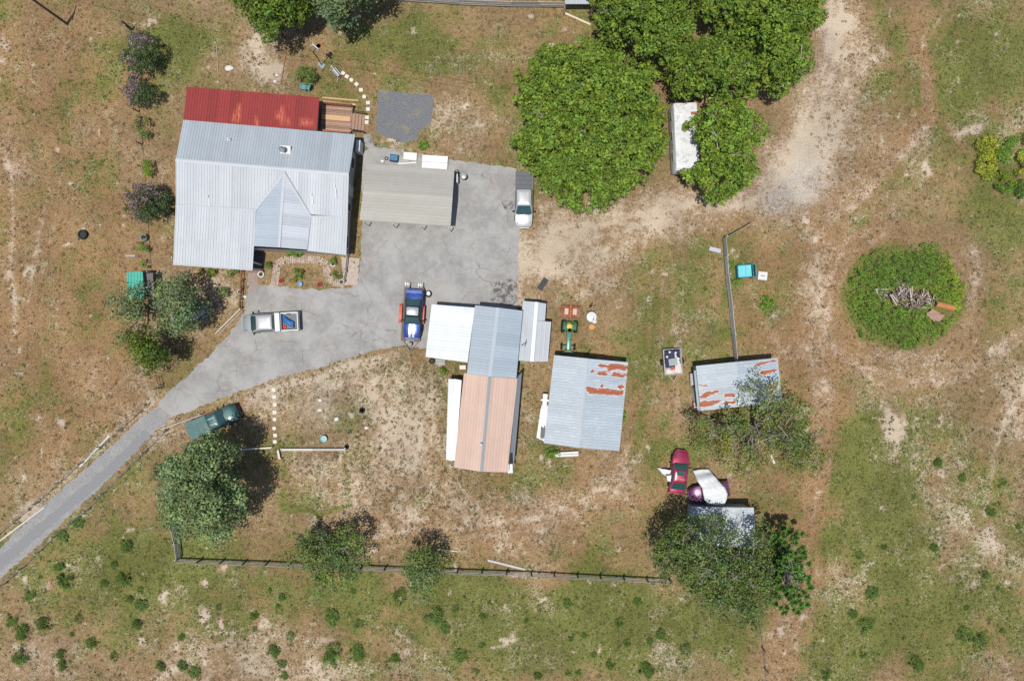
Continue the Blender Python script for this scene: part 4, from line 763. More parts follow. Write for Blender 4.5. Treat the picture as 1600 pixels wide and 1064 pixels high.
for poly in (drive, lane, [(590,140),(678,147),(668,205),(632,224),(587,208)], [(272,180),(560,200),(548,420),(270,415)]): bad |= inside(x, y, poly)
keep = (~bad) & (g.uniform(0, 1, n) > ss*.8+g4_*.8) & ~inside(x, y, mp); x, y, gg, rr2 = x[keep], y[keep], gg[keep], rr2[keep]; n = len(x)
c3 = np.stack([(x-800)/S, (532-y)/S, np.zeros(n)], 1); k3 = 4; c3 = np.repeat(c3, k3, 0); m_ = len(c3)
a = g.uniform(0, 6.283, m_); L = g.uniform(.05, .15, m_)*np.repeat(.8+gg*.4, k3); hh = g.uniform(.03, .10, m_)*np.repeat(.7+gg*.6, k3); dv = np.stack([np.cos(a), np.sin(a), np.zeros(m_)], 1); sd = np.stack([-np.sin(a), np.cos(a), np.zeros(m_)], 1)
tip = c3+dv*L[:, None]; tip[:, 2] = hh; V = np.stack([c3-sd*.022, c3+sd*.022, tip], 1).reshape(-1, 3)
gn = np.clip((gg+g.normal(0, .25, n)-.3)*1.8, 0, 1)[:, None]; dryc = np.array([.25, .175, .105])*(1-rr2[:, None]*.35*np.array([.2, 1, 1.2])); grc = np.array([.095, .125, .032])
T = np.repeat((dryc*(1-gn)+grc*gn)*g.uniform(.45, 1.4, n)[:, None], k3, 0)
ncl = 11000; x2 = g.uniform(-10, 1610, ncl*3); y2 = g.uniform(-10, 1074, ncl*3); g2_, s2_, r2_, q2_ = ground_masks(x2, y2); bad2 = np.zeros(len(x2), bool)
for poly in (drive, lane, [(590,140),(678,147),(668,205),(632,224),(587,208)], [(272,180),(560,200),(548,420),(270,415)], mp): bad2 |= inside(x2, y2, poly)
bad2 |= (seg_dist(x2, y2, [(429,605),(429,692)]) < 6) | (seg_dist(x2, y2, [(534,113),(557,132),(575,161),(573,193)]) < 6)
k2 = (~bad2) & (g.uniform(0, 1, len(x2)) < .22+.5*np.clip(s2_, 0, 1)+1.2*np.exp(-(((x2-660)/120)**2+((y2-690)/130)**2))-q2_) & (g.uniform(0, 1, len(x2)) > np.exp(-(seg_dist(x2, y2, [(1300,0),(1230,270),(1000,335),(830,400)])/45)**2)); x2, y2 = x2[k2], y2[k2]; nn_ = len(x2)
C2 = np.stack([(x2-800)/S, (532-y2)/S, np.full(nn_, .01)], 1); w_ = np.clip(g2_[k2]+g.normal(0, .3, nn_), 0, 1)[:, None]; T2 = np.array([.20, .145, .08])*(1-w_)+np.array([.105, .13, .04])*w_; T2 = T2*g.uniform(.6, 1.3, nn_)[:, None]
rad2 = g.uniform(.06, .24, nn_); k5 = 15; ci2 = np.repeat(np.arange(nn_), k5); a2 = g.uniform(0, 6.283, len(ci2)); r5 = np.sqrt(g.uniform(0, 1, len(ci2)))*rad2[ci2]; b5 = C2[ci2]+np.stack([np.cos(a2)*r5, np.sin(a2)*r5, r5*0], 1)
a3_ = a2+g.normal(0, .8, len(ci2)); L5 = g.uniform(.05, .13, len(ci2)); sd5 = np.stack([-np.sin(a3_), np.cos(a3_), L5*0], 1)*.03; tp5 = b5+np.stack([np.cos(a3_)*L5, np.sin(a3_)*L5, g.uniform(.04, .14, len(ci2))], 1)
tag(link('grass_clumps', np_mesh('grass_clumps', np.stack([b5-sd5, b5+sd5, tp5], 1).reshape(-1, 3), np.arange(len(ci2)*3).reshape(-1, 3), T2[ci2]*g.uniform(.7, 1.3, len(ci2))[:, None]), leafmat('clump_blade', (1, 1, 1), .15)), 'small dark dry clumps of grass dotted over the sandy yard', 'grass', kind='stuff')
tag(link('grass', np_mesh('grass', V, np.arange(m_*3).reshape(-1, 3), T), leafmat('grass_blade', (1, 1, 1), .15)), 'short dry and green grass tufts over the yard and fields', 'grass', kind='stuff')

# ------------------------------------------------------------------ fences
def fence(name, label, pts, hgt, spacing, mats, rails=(), rs_=.04, ps=.1, mesh_=False, cat='fence', board=.14, jitp=.0, flat=False):
    w0 = P(*pts[0]); root = thing(name, label, cat, w0); W = [P(*p)-w0 for p in pts]; rg = random.Random(len(label)); posts = []
    for a, b_ in zip(W[:-1], W[1:]):
        L = (b_-a).length; n = max(1, round(L/spacing)); posts += [a.lerp(b_, i/n) for i in range(n)]
    posts.append(W[-1])
    for p in posts:
        b = MB(); h_ = hgt*rg.uniform(.95, 1.08)+.05; q = p+Vector((rg.uniform(-jitp, jitp), rg.uniform(-jitp, jitp), 0)); b.beam(q-Vector((0, 0, .1)), q+Vector((rg.uniform(-.04, .04), rg.uniform(-.04, .04), h_)), ps, ps); b.build('post', mats[0], root)
    for z in rails:
        for a, c_ in zip(posts[:-1], posts[1:]):
            b = MB(); d = (c_-a).normalized(); nn = Vector((d.y, -d.x, 0))*(ps/2+rs_/2); v = rg.uniform(.75, 1.25); b.tint = (v, v, v)
            b.beam(a+nn+Vector((0, 0, z+rg.uniform(-.02, .02))), c_+nn+Vector((0, 0, z+rg.uniform(-.02, .02))), rs_ if not flat else board, board if not flat else rs_); b.build('rail', mats[1], root)
    if mesh_:
        b = MB()
        for a, c_ in zip(posts[:-1], posts[1:]):
            for z in mesh_: b.tube([a+Vector((0, 0, z)), a.lerp(c_, .5)+Vector((0, 0, z-.02)), c_+Vector((0, 0, z))], .008, 4)
        b.build('wire', STEEL, root)
    return root
fence('board_fence', 'long weathered board fence along the bottom of the yard', [(281,872),(420,877),(640,886),(830,893),(1045,904)], 1.25, 2.35, (M('old_post', (.10, .09, .08), .9), M('old_rail', (.27, .26, .24), .9, vs=6, var=.35)), (.35, .75, 1.12), .04, .13, board=.13)
fence('board_fence', 'short board fence running up beside the live oak', [(283,870),(280,845),(272,812),(273,790)], 1.25, 1.9, (WOODG, WOODG), (.25, .55, .85, 1.15), .04, .12, board=.2)
fence('board_fence', 'board fence along the top edge right of the trees', [(600,0),(720,8),(800,11),(884,12)], 1.2, 2.4, (WOODG, WOODG), (.3, .6, .9, 1.15), .04, .12, board=.16)
fence('board_fence', 'grey board fence running down to the rust spotted shed', [(1130,373),(1134,430),(1140,480),(1148,565)], 1.3, 2.3, (WOODG, WOODG), (.3, .6, .9, 1.2), .05, .12, board=.2)
fence('wire_fence', 'thin wire fence with dark posts along the left side', [(205,48),(217,175),(222,226),(228,300),(232,372),(236,425),(240,470)], 1.1, 2.9, (M('dark_post', (.06, .055, .05)), WOODG), (), mesh_=(.3, .6, .9), ps=.09)
fence('wire_fence', 'wire fence with posts on the upper side of the lane', [(255,600),(232,632),(190,672),(130,722),(60,785),(0,835),(-40,870)], 1.1, 2.6, (WOODG, WOODG), (), mesh_=(.3, .6, .9, 1.05), ps=.1, jitp=.05)
fence('wire_fence', 'wire fence with posts on the lower side of the lane', [(262,672),(228,706),(190,744),(140,795),(90,836),(40,884),(-20,935)], 1.1, 2.6, (WOODG, WOODG), (), mesh_=(.3, .6, .9, 1.05), ps=.1, jitp=.05)
fence('wire_fence', 'thin wire fence running down from the gnarled oak', [(1184,960),(1190,1010),(1198,1075)], 1.1, 2.6, (M('dark_post', (.06, .055, .05)), WOODG), (), mesh_=(.3, .6, .9))
fence('timber_rail', 'low pale timber rail below the stepping stones', [(441,700),(541,700)], .45, 3.2, (WOODG, M('pale_timber', (.48, .45, .40), .9, vs=5)), (.38,), .06, .14, board=.24, flat=True)
fence('timber_rail', 'short pale timber rail between live oak and stepping stones', [(378,700),(426,697)], .45, 3.0, (WOODG, M('pale_timber', (.48, .45, .40))), (.38,), .06, .12, board=.16, flat=True)
fence('timber_rail', 'stub of pale timber rail turning down from the longer rail', [(437,702),(440,716)], .4, 1.0, (WOODG, M('pale_timber', (.48, .45, .40))), (.34,), .06, .12, board=.2, flat=True)
fence('picket_rail', 'brown stained rail between patio slab and front yard', [(382,424),(381,452),(379,482)], .8, 1.2, (WOODB, WOODB), (.4, .75), .06, .1)
fence('picket_rail', 'weathered rail at the right end of the garden bed', [(546,398),(543,425),(540,440)], .8, 1.2, (WOODG, WOODG), (.4, .75), .06, .1)
fence('gate', 'thin metal farm gate swung open at the top of the board fence', [(1131,372),(1169,350)], 1.15, 3.1, (STEEL, STEEL), (.2, .45, .7, .95, 1.15), .03, .06, cat='gate', board=.04)
fence('gate', 'white pole gate beside the green pickup', [(258,668),(318,646)], .95, 4.4, (STEEL, WHITEP), (.9, .5), .05, .08, cat='gate', board=.06)
fence('yard_rail', 'dark metal rail by the tree beside the lane', [(252,588),(256,606),(247,607)], .9, 1.1, (DARK, DARK), (.4, .85), .03, .05, board=.05)
fence('edging', 'low timber edging behind the house by the pale dirt', [(448,84),(440,132)], .12, 3, (WOODB, WOODB), (.06,), .05, .06, board=.1, cat='edging')
fence('edging', 'short grey timber lying above the red roof', [(340,74),(342,112)], .12, 3, (WOODG, WOODG), (.06,), .05, .06, board=.1, cat='edging')
# ------------------------------------------------------------------ vehicles (x forward, y left, z up)
def paint(name, col, rough=.35, metal=.2): return M(name, col, rough, metal, var=.06, vs=1.5, dirt=tuple(x*.6+.12 for x in col), da=.35, spec=.5, coat=.5)
def sect(x, w_, zb, zt, r=.14, cr=.05):
    return [(x, -w_*.96, zb), (x, -w_, zb+.2), (x, -w_, zt-r), (x, -w_+r*.45, zt-r*.25), (x, -w_+r*1.6, zt), (x, -w_*.4, zt+cr*.7), (x, 0, zt+cr), (x, w_*.4, zt+cr*.7), (x, w_-r*1.6, zt), (x, w_-r*.45, zt-r*.25), (x, w_, zt-r), (x, w_, zb+.2), (x, w_*.96, zb)]
def rrect(xa, xb, w_, z, r=.15, wr=None):    # rounded rectangle ring, xb<xa
    wr = wr or w_; o = []
    for cx, cy, a0 in ((xa-r, w_-r, 0), (xb+r, wr-r, 90), (xb+r, -wr+r, 180), (xa-r, -w_+r, 270)):
        for k in range(4): a = R(a0+k*30); o.append((cx+r*math.cos(a), cy+r*math.sin(a), z))
    return o
def quad_in(a, b_, c, d, i, off):            # inset quad pushed out along its normal
    P4 = [Vector(v) for v in (a, b_, c, d)]; m_ = sum(P4, Vector())/4; n = (P4[1]-P4[0]).cross(P4[3]-P4[0]).normalized(); q = [m_+(p-m_)*i+n*off for p in P4]; return q
def wheel(parent, x, y, r=.38, w_=.24):
    b = MB(); b.lathe((x, y, r), [(r*.62, -w_/2), (r*.93, -w_/2), (r, -w_*.3), (r, w_*.3), (r*.93, w_/2), (r*.62, w_/2)], 20, 'Y'); wh = b.build('wheel', DARK, parent, smooth=40)
    b = MB(); b.lathe((x, y, r), [(r*.2, -w_*.45), (r*.62, -w_*.42), (r*.62, w_*.42), (r*.2, w_*.45)], 14, 'Y'); b.build('rim', STEEL, wh, smooth=40)
LAMP = M('headlamp_glass', (.6, .62, .62), .15, .2, spec=.6); TAIL = M('tail_lamp', (.35, .02, .02), .25)
def vehicle(name, label, cat, px, py, ang, L, W, col, prof, cab, zb=.35, group=None, bed=None, z0=0, roofcol=None, wb=(.30, .31), wr=.37, mirrors=True, glasscol=GLS, notch=None):
    """prof: (x, halfwidth factor, top z); cab: base front, top front, top rear, base rear, roof z, belt z"""
    t_ = thing(name, label, cat, P(px, py, z0+.9)-Vector((0, 0, .9)), R(ang), group); hw = W/2; root = t_
    b = MB(); b.loft([sect(x, hw*f, zb, z) for x, f, z in prof]); body = b.build('body', col, root, smooth=38)
    bf, tf, trr, br, zr, zbelt = cab; wc = hw*.93; wt = hw*.74
    b = MB(); b.loft([rrect(bf, br, wc, zbelt-.12, .12), rrect(bf, br, wc, zbelt+.03, .12), rrect(tf+.02, trr-.02, wt+.02, zr-.06, .14), rrect(tf-.08, trr+.08, wt-.08, zr, .14), rrect(tf-.3, trr+.3, wt-.3, zr+.03, .14)]); b.build('cab', roofcol or col, root, smooth=35)
    A = lambda x, s, z, w_: (x, s*w_, z)
    b = MB(); b.mesh(quad_in(A(bf+.01, -1, zbelt+.02, wc), A(bf+.01, 1, zbelt+.02, wc), A(tf+.02, 1, zr-.05, wt), A(tf+.02, -1, zr-.05, wt), .93, .025), [(0, 1, 2, 3)]); b.build('windshield', glasscol, root, solid=.01)
    b = MB(); b.mesh(quad_in(A(br-.01, 1, zbelt+.02, wc), A(br-.01, -1, zbelt+.02, wc), A(trr-.02, -1, zr-.05, wt), A(trr-.02, 1, zr-.05, wt), .9, .025), [(0, 1, 2, 3)]); b.build('rear_window', glasscol, root, solid=.01)
    for s in (-1, 1):
        q = [A(bf-.12, s, zbelt+.05, wc), A(br+.12, s, zbelt+.05, wc), A(trr+.1, s, zr-.1, wt+.02), A(tf-.1, s, zr-.1, wt+.02)]
        if s > 0: pass
        else: q = [q[1], q[0], q[3], q[2]]
        b = MB(); b.mesh(quad_in(*q, .92, .02), [(0, 1, 2, 3)]); b.build('side_window', glasscol, root, solid=.01)
        if mirrors: b = MB(); b.box((bf-.25, s*(hw+.10), zbelt+.1), (.12, .24, .18), s*-.25); b.build('mirror', DARK, root, smooth=40)
    fx, rx = prof[-1][0], prof[0][0]; fz = prof[-1][2]; fw = hw*prof[-1][1]
    b = MB(); b.box((fx-.02, 0, zb+.12), (.16, fw*1.9, .2)); b.build('bumper', STEEL if name == 'pickup_truck' else col, root, smooth=40)
    b = MB(); b.box((rx-.04, 0, zb+.12), (.16, hw*1.85, .2)); b.build('bumper', STEEL if name == 'pickup_truck' else col, root, smooth=40)
    b = MB(); hz = [p for p in prof if bf-.1 < p[0] <= fx-.12]
    for s in (-1, 1):
        for p, q in zip(hz[:-1], hz[1:]): b.beam((p[0], s*hw*p[1]*.74, p[2]+.028), (q[0], s*hw*q[1]*.74, q[2]+.028), .028, .02)
    b.box((bf+.04, 0, zbelt+.035), (.07, wc*1.5, .04)); b.build('panel_gap', DARK, root)
    b = MB()
    for y in (-.25, .35): b.beam((bf+.0, y, zbelt+.08), (bf-.12, y+.5, zbelt+.13), .03, .02)
    b.build('wiper', DARK, root)
    if bed:
        b = MB()
        for y in (-.3, .3): b.box(((tf+trr)/2, y, zr+.03), ((tf-trr)*.7, .03, .02))
        b.build('roof_rib', STEEL, root)
    for s in (-1, 1):
        b = MB(); b.box((fx-.05, s*fw*.78, fz-.2), (.12, .34, .18), s*.12); b.build('headlight', LAMP, root, smooth=40)
        b = MB(); b.box((rx+.02, s*hw*.84, prof[0][2]-.22), (.08, .16, .3)); b.build('taillight', TAIL, root, smooth=40)
        for x in (L*wb[0], -L*wb[1]): wheel(root, x, s*(hw-.1), wr)
    if bed:
        xa, xb, zf, zt = bed; b = MB()
        b.box(((xa+xb)/2, 0, zf), (xa-xb, hw*1.8, .08))
        for s in (-1, 1): b.box(((xa+xb)/2, s*(hw-.07), (zb+zt)/2+.05), (xa-xb+.02, .14, zt-zb-.1))
        b.box((xb+.05, 0, (zf+zt)/2), (.1, hw*1.92, zt-zf+.1)); b.box((xa-.05, 0, (zf+zt)/2), (.1, hw*1.9, zt-zf)); b.build('truck_bed', col, root)
        b = MB(); b.box(((xa+xb)/2, 0, zf+.05), (xa-xb-.22, hw*1.66, .03)); b.build('bed_liner', M('bed_liner', (.16, .16, .17), .8), root)
    return t_
PWH = paint('white_paint', (.40, .41, .42)); PSI = paint('silver_white_paint', (.31, .34, .365), .35, .3); PGR = paint('dark_teal_paint', (.018, .075, .078), .5); PMA = paint('maroon_paint', (.30, .022, .07), .3, .3); PPU = paint('purple_paint', (.10, .02, .08), .3, .3); PBL = paint('blue_paint', (.010, .048, .23), .25, .35)
CAN = M('tonneau_cover', (.115, .12, .13), .8, vs=4)
# white pickup, nose towards the bottom of the photo
v = vehicle('pickup_truck', 'white pickup with grey bed cover parked beside the round oak', 'pickup', 818.5, 312, -90.5, 5.55, 1.86, PWH,
    [(.25, 1, 1.08), (.8, 1, 1.1), (1.35, .99, 1.12), (2.1, .96, 1.06), (2.5, .9, .98), (2.7, .8, .88), (2.76, .66, .7)], (1.5, .72, -.82, -1.0, 1.78, 1.1), bed=(-.98, -2.74, .62, 1.1))
b = MB(); b.box((-1.86, 0, 1.14), (1.76, 1.78, .06)); b.tint = (.8, .8, .8)
for k in range(3): b.box((-1.4-k*.45, 0, 1.19), (.05, 1.74, .03))
b.build('bed_cover', CAN, v, smooth=30)
b = MB(); b.loft([sect(x, .93, .4, 1.08) for x in (-1.0, .26)]); b.build('door', PWH, v, smooth=35)
# silver pickup on the drive
v = vehicle('pickup_truck', 'silver pickup with open bed holding a blue tarp on the driveway', 'pickup', 423, 504, 183, 5.75, 1.9, PSI,
    [(.25, 1, 1.08), (.8, 1, 1.1), (1.6, .99, 1.12), (2.3, .95, 1.04), (2.65, .86, .94), (2.82, .72, .8), (2.87, .6, .65)], (1.85, 1.15, -.35, -.5, 1.78, 1.1), bed=(-1.0, -2.83, .6, 1.1), roofcol=PWH)
b = MB(); b.loft([sect(x, .95, .4, 1.08) for x in (-1.02, .26)]); b.build('door', PSI, v, smooth=35)
b = MB(); b.box((-.78, 0, 1.22), (.52, 1.86, .22)); b.build('toolbox', PWH, v, smooth=35)
o = thing('blue_tarp', 'crumpled blue tarp in the bed of the silver pickup', 'tarp', v.location+Vector((0, 0, 0)), R(183))
def crumple(b, poly, z, amp, seed, n=9):
    g = np.random.default_rng(seed); (x0, y0), (x1, y1), (x2, y2), (x3, y3) = poly; vs = []
    for i in range(n+1):
        for j in range(n+1):
            u, w_ = i/n, j/n; x = (x0*(1-u)+x1*u)*(1-w_)+(x3*(1-u)+x2*u)*w_; y = (y0*(1-u)+y1*u)*(1-w_)+(y3*(1-u)+y2*u)*w_
            vs.append((x+g.normal(0, .02), y+g.normal(0, .02), (z(u, w_) if callable(z) else z)+g.uniform(-amp, amp)))
    b.mesh(vs, [(i*(n+1)+j, (i+1)*(n+1)+j, (i+1)*(n+1)+j+1, i*(n+1)+j+1) for i in range(n) for j in range(n)])
b = MB(); crumple(b, [(-1.15, -.7), (-2.35, .05), (-2.3, .72), (-1.3, .1)], lambda u, w_: .85+.25*math.sin(w_*3.1)*math.sin(u*3), .05, 3); b.build('sheet', M('blue_tarp_cloth', (.03, .13, .38), .5), o, smooth=60, solid=.02)
b = MB(); crumple(b, [(-1.2, .3), (-1.5, .4), (-1.45, .75), (-1.15, .7)], .8, .06, 4, 5); tag(b.build('red_bag', REDP, None, smooth=60, solid=.02), 'small red bag beside the blue tarp in the truck bed', 'bag'); q = bpy.data.objects['red_bag']; q.location = v.location; q.rotation_euler = (0, 0, R(183))
# green pickup
v = vehicle('pickup_truck', 'dark green pickup with bed cover under the edge of the live oak', 'pickup', 333, 658.5, 23.5, 5.4, 1.86, PGR,
    [(.0, 1, 1.08), (.6, 1, 1.1), (1.3, .99, 1.1), (2.05, .95, 1.03), (2.45, .86, .93), (2.6, .72, .8), (2.66, .6, .65)], (1.3, .8, -.25, -.45, 1.72, 1.08), bed=(-.45, -2.66, .6, 1.1))
b = MB(); b.box((-1.55, 0, 1.14), (2.2, 1.78, .06)); b.box((-1.55, 0, 1.18), (.08, 1.7, .03)); b.build('bed_cover', PGR, v, smooth=30)
b = MB(); b.loft([sect(x, .93, .4, 1.08) for x in (-.47, .02)]); b.build('door', PGR, v, smooth=35)
b = MB(); b.box((2.64, 0, .62), (.16, 1.6, .4)); b.build('grille_guard', DARK, v, smooth=35)
# maroon hatchback
v = vehicle('parked_car', 'maroon car with dark sunroof parked left of the tarp covered car', 'car', 1062, 737.5, 83, 4.35, 1.74, PMA,
    [(-2.15, .8, .75), (-2.05, .88, .92), (-1.5, .97, 1.0), (-.5, 1, 1.0), (.6, 1, .98), (1.3, .97, .9), (1.85, .86, .8), (2.1, .7, .68), (2.15, .55, .55)], (.85, .25, -1.0, -1.75, 1.38, .97), wr=.32)
b = MB(); b.box((-.02, 0, 1.415), (.5, .78, .03)); b.build('sunroof', GLS, v, smooth=35)
b = MB()
for k in range(5): b.box((-.62, -.4+k*.2, 1.42), (.14, .08, .02))
b.build('roof_mark', M('gold_mark', (.5, .3, .1)), v)
o = thing('white_tarp', 'small torn white tarp draped over the left side of the maroon car', 'tarp', P(1045, 742, 0))
def zz(u, w_): return .35+.75*min(1, max(0, (u-.25)*2.2))
w0 = P(1045, 742, 0)
b = MB(); crumple(b, [tuple((P(*q, 1)-w0)[:2]) for q in ((1029, 733), (1050, 735), (1052, 744), (1040, 745))], lambda u, w_: .25+u*.5, .06, 5, 7); b.build('cloth', M('white_tarp_cloth', (.58, .60, .61), .75), o, smooth=70, solid=.01)
b = MB(); crumple(b, [tuple((P(*q, 1)-w0)[:2]) for q in ((1041, 743), (1056, 741), (1056, 752), (1043, 752))], lambda u, w_: .95+u*.1, .05, 6, 7); b.build('cloth', M('white_tarp_cloth', (.66, .69, .7)), o, smooth=70, solid=.01)
# purple car under a tarp
v = vehicle('parked_car', 'purple car mostly covered by a pale tarp above the small shed', 'car', 1109, 769, 190, 4.1, 1.72, PPU,
    [(-2.0, .8, .75), (-1.9, .9, .9), (-1.4, .98, .96), (.5, 1, .98), (1.2, .97, .92), (1.75, .86, .82), (2.0, .68, .68), (2.05, .55, .55)], (.8, .2, -.9, -1.5, 1.36, .95), wr=.32, mirrors=False)
w0 = P(1110, 765, 0); o = thing('pale_tarp', 'large pale grey tarp thrown over the purple car', 'tarp', w0); gb = np.random.default_rng(9); b = MB(); n = 22; vs = []
L_ = [(1082,734),(1086,742),(1090,752),(1097,762),(1099,772),(1101,781),(1105,788)]; R_ = [(1108,732),(1114,740),(1123,751),(1133,762),(1137,771),(1136,779),(1131,790)]
for i in range(n+1):
    f = i/n*6; k = min(5, int(f)); u = f-k; l = (L_[k][0]*(1-u)+L_[k+1][0]*u, L_[k][1]*(1-u)+L_[k+1][1]*u); r2 = (R_[k][0]*(1-u)+R_[k+1][0]*u, R_[k][1]*(1-u)+R_[k+1][1]*u)
    for j in range(13):
        q = j/12; bz = np.interp(i/n, [0, .12, .25, .34, .42, .55, .8, 1], [.35, .6, 1.12, 1.3, 1.45, 1.58, 1.58, 1.3]); z = bz-.25*abs(q-.5)**2*4*(.5)+.06*math.sin(i*1.1+q*3)+gb.uniform(-.055, .055)
        p = P(l[0]*(1-q)+r2[0]*q, l[1]*(1-q)+r2[1]*q, z)-w0; vs.append(tuple(p))
b.mesh(vs, [(i*13+j, (i+1)*13+j, (i+1)*13+j+1, i*13+j+1) for i in range(n) for j in range(12)]); b.build('cloth', M('white_tarp_cloth', (.66, .69, .7)), o, smooth=70, solid=.01)
# trailer with the striped car on it
t1 = thing('car_trailer', 'open car trailer with red fenders carrying the striped blue car', 'trailer', P(645, 492, 0), R(-94))
b = MB()
for s in (-1, 1): b.box((-.1, s*.68, .5), (5.6, .55, .05))
b.build('deck_track', M('rusty_steel', (.16, .11, .09), .8, .3), t1)
b = MB()
for k in range(7): b.box((-2.6+k*.85, 0, .44), (.08, 1.9, .08))
for s in (-1, 1): b.tube([(2.6, s*.9, .48), (3.75, 0, .48)], .035); b.tube([(-2.8, s*.95, .46), (2.6, s*.95, .46)], .05)
b.tube([(2.6, -.9, .48), (2.6, .9, .48)], .05); b.box((3.0, 0, .6), (.35, .4, .25)); b.tube([(3.75, 0, .2), (3.75, 0, .75)], .04); b.build('frame', M('trailer_grey', (.2, .2, .2), .6, .3), t1)
for s in (-1, 1):
    b = MB(); b.loft([[(x, s*.98, z-.03), (x, s*1.28, z-.03), (x, s*1.28, z+.03), (x, s*.98, z+.03)] for x, z in ((-1.0, .55), (-.85, .8), (-.5, .9), (.45, .9), (.75, .8), (.9, .55))]); b.build('fender', M('red_fender', (.50, .075, .045), .5, dirt=(.5, .3, .25)), t1, smooth=30)
    for x in (-.5, .4): wheel(t1, x, s*1.12, .33, .2)
    b = MB()
    for k in range(3): b.box((-3.0, s*.66+(k-1)*.17, .75), (.5, .05, .05)); b.box((-3.05, s*.66, .6+k*.12), (.05, .5, .04))
    b.build('ramp', STEEL, t1)
t2 = vehicle('striped_car', 'blue sports coupe with white hood stripes on a trailer', 'car', 645, 490.5, -94, 4.85, 1.8, PBL,
    [(-2.38, .8, .8), (-2.3, .93, .95), (-1.5, 1, 1.02), (-.5, .99, 1.0), (.6, .98, .98), (1.4, .97, .95), (2.0, .94, .9), (2.35, .88, .8), (2.42, .8, .65)], (.95, .3, -.75, -1.55, 1.34, .98), z0=.55, roofcol=DARK, wr=.33)
t2.location.z = .53
b = MB()
for s in (-1, 1): b.loft([[(x, s*.07, z), (x, s*.29, z), (x, s*.29, z+.02), (x, s*.07, z+.02)] for x, z in ((.98, 1.005), (1.4, .995), (2.0, .955), (2.34, .855))])
b.build('hood_stripe', PWH, t2)
b = MB(); b.loft([rrect(.15, -.66, .6, 1.372, .12), rrect(.13, -.64, .58, 1.385, .12)]); b.build('roof_panel', PSI, t2, smooth=30)
b = MB(); b.box((-2.2, 0, 1.06), (.3, 1.55, .05)); b.build('spoiler', PBL, t2, smooth=30)
o = thing('spare_wheel', 'spare wheel standing off the trailer by the ramp end', 'wheel', P(669, 459, .4)-Vector((0, 0, .4))); b = MB(); b.lathe((0, 0, .15), [(.2, -.1), (.33, -.1), (.36, 0), (.33, .1), (.2, .1), (.2, -.1)], 20); b.build('tyre', DARK, o, smooth=50); b = MB(); b.lathe((0, 0, .15), [(.0, -.03), (.2, -.03), (.21, .05), (.0, .02)], 16); b.build('rim', PWH, o, smooth=50)
# travel trailer
tv = thing('travel_trailer', 'white travel trailer with mouldy roof half under the oaks', 'trailer', P(1067, 219, 0)*.985, R(-87.5)); tv.location.z = 0
b = MB(); LR = [(3.42, 1.0, 2.2), (3.5, 1.15, 2.4)]
b.loft([rrect(3.3, -3.3, 1.18, .45, .1), rrect(3.42, -3.3, 1.2, 1.0, .1), rrect(3.35, -3.3, 1.2, 2.35, .12), rrect(3.2, -3.22, 1.13, 2.52, .15), rrect(2.6, -2.6, .7, 2.58, .15)])
b.build('body', M('dirty_white_shell', (.56, .57, .58), .6, dirt=(.27, .29, .27), da=.6, ds=2.2), tv, smooth=35)
for x, y in ((-2.4, -.5), (-.2, .1), (1.6, -.3)): b = MB(); b.box((x, y, 2.62), (.4, .4, .12)); b.build('roof_vent', WHITEP, tv, smooth=30)
b = MB(); b.box((-2.15, .75, 2.58), (.3, .5, .03)); b.build('rust_mark', M('rust', (.3, .1, .05), .9), tv)
for x in (-2.2, -.3, 1.8):
    b = MB(); b.box((x, -1.2, 1.6), (.9, .04, .55)); fr = b.build('window', TRIM, tv); b = MB(); b.box((x, -1.225, 1.6), (.78, .02, .44)); b.build('pane', GLS, fr)
b = MB(); b.box((3.41, 0, 1.5), (.05, 1.7, .6)); b.build('window', GLS, tv); b = MB(); b.box((.8, -1.2, 1.3), (.65, .05, 1.65)); b.build('door', TRIM, tv)
b = MB(); b.tube([(3.3, -.5, .5), (4.3, 0, .5)], .05); b.tube([(3.3, .5, .5), (4.3, 0, .5)], .05); b.build('tow_bar', DARK, tv)
for s in (-1, 1): wheel(tv, -.5, s*1.05, .36, .22)
# tractor and mower
JGR = M('tractor_green', (.03, .14, .06), .45, dirt=(.15, .22, .15), coat=.2); YELP = M('tractor_yellow', (.62, .38, .03), .5)
tc = thing('tractor', 'small green tractor with yellow seat beside the rusty shed', 'tractor', P(889, 520, .7)-Vector((0, 0, .7)), R(-93))
b = MB(); b.loft([sect(x, w_, .55, z, .08, .05) for x, w_, z in ((-.2, .25, 1.05), (.1, .24, 1.2), (1.2, .21, 1.2), (1.7, .2, 1.15), (1.78, .16, 1.0))]); b.build('hood', M('tractor_hood', (.10, .24, .18), .35, .2, dirt=(.3, .4, .35)), tc, smooth=35)
b = MB(); b.loft([sect(x, .3, .35, .8, .1) for x in (-1.1, .0)]); b.box((-.6, 0, .62), (.5, 1.0, .25)); b.box((1.4, 0, .45), (.2, 1.1, .12)); b.box((1.84, 0, .62), (.14, .62, .3)); b.box((1.97, 0, .5), (.12, 1.0, .1)); b.build('chassis', JGR, tc, smooth=35)
b = MB(); b.lathe((-.62, 0, .95), [(.0, 0), (.26, .02), (.27, .1), (.1, .14), (0, .13)], 18); b.box((-.84, 0, 1.15), (.08, .42, .3)); b.build('seat', YELP, tc, smooth=50)
b = MB(); b.tube([(.0, 0, 1.1), (-.22, 0, 1.3)], .025); b.lathe((-.24, 0, 1.32), [(.16, -.015), (.19, 0), (.16, .015), (.13, 0), (.16, -.015)], 16); b.build('steering_wheel', DARK, tc)
b = MB(); b.tube([(.7, .12, 1.2), (.7, .12, 1.7)], .035); b.build('exhaust', DARK, tc)
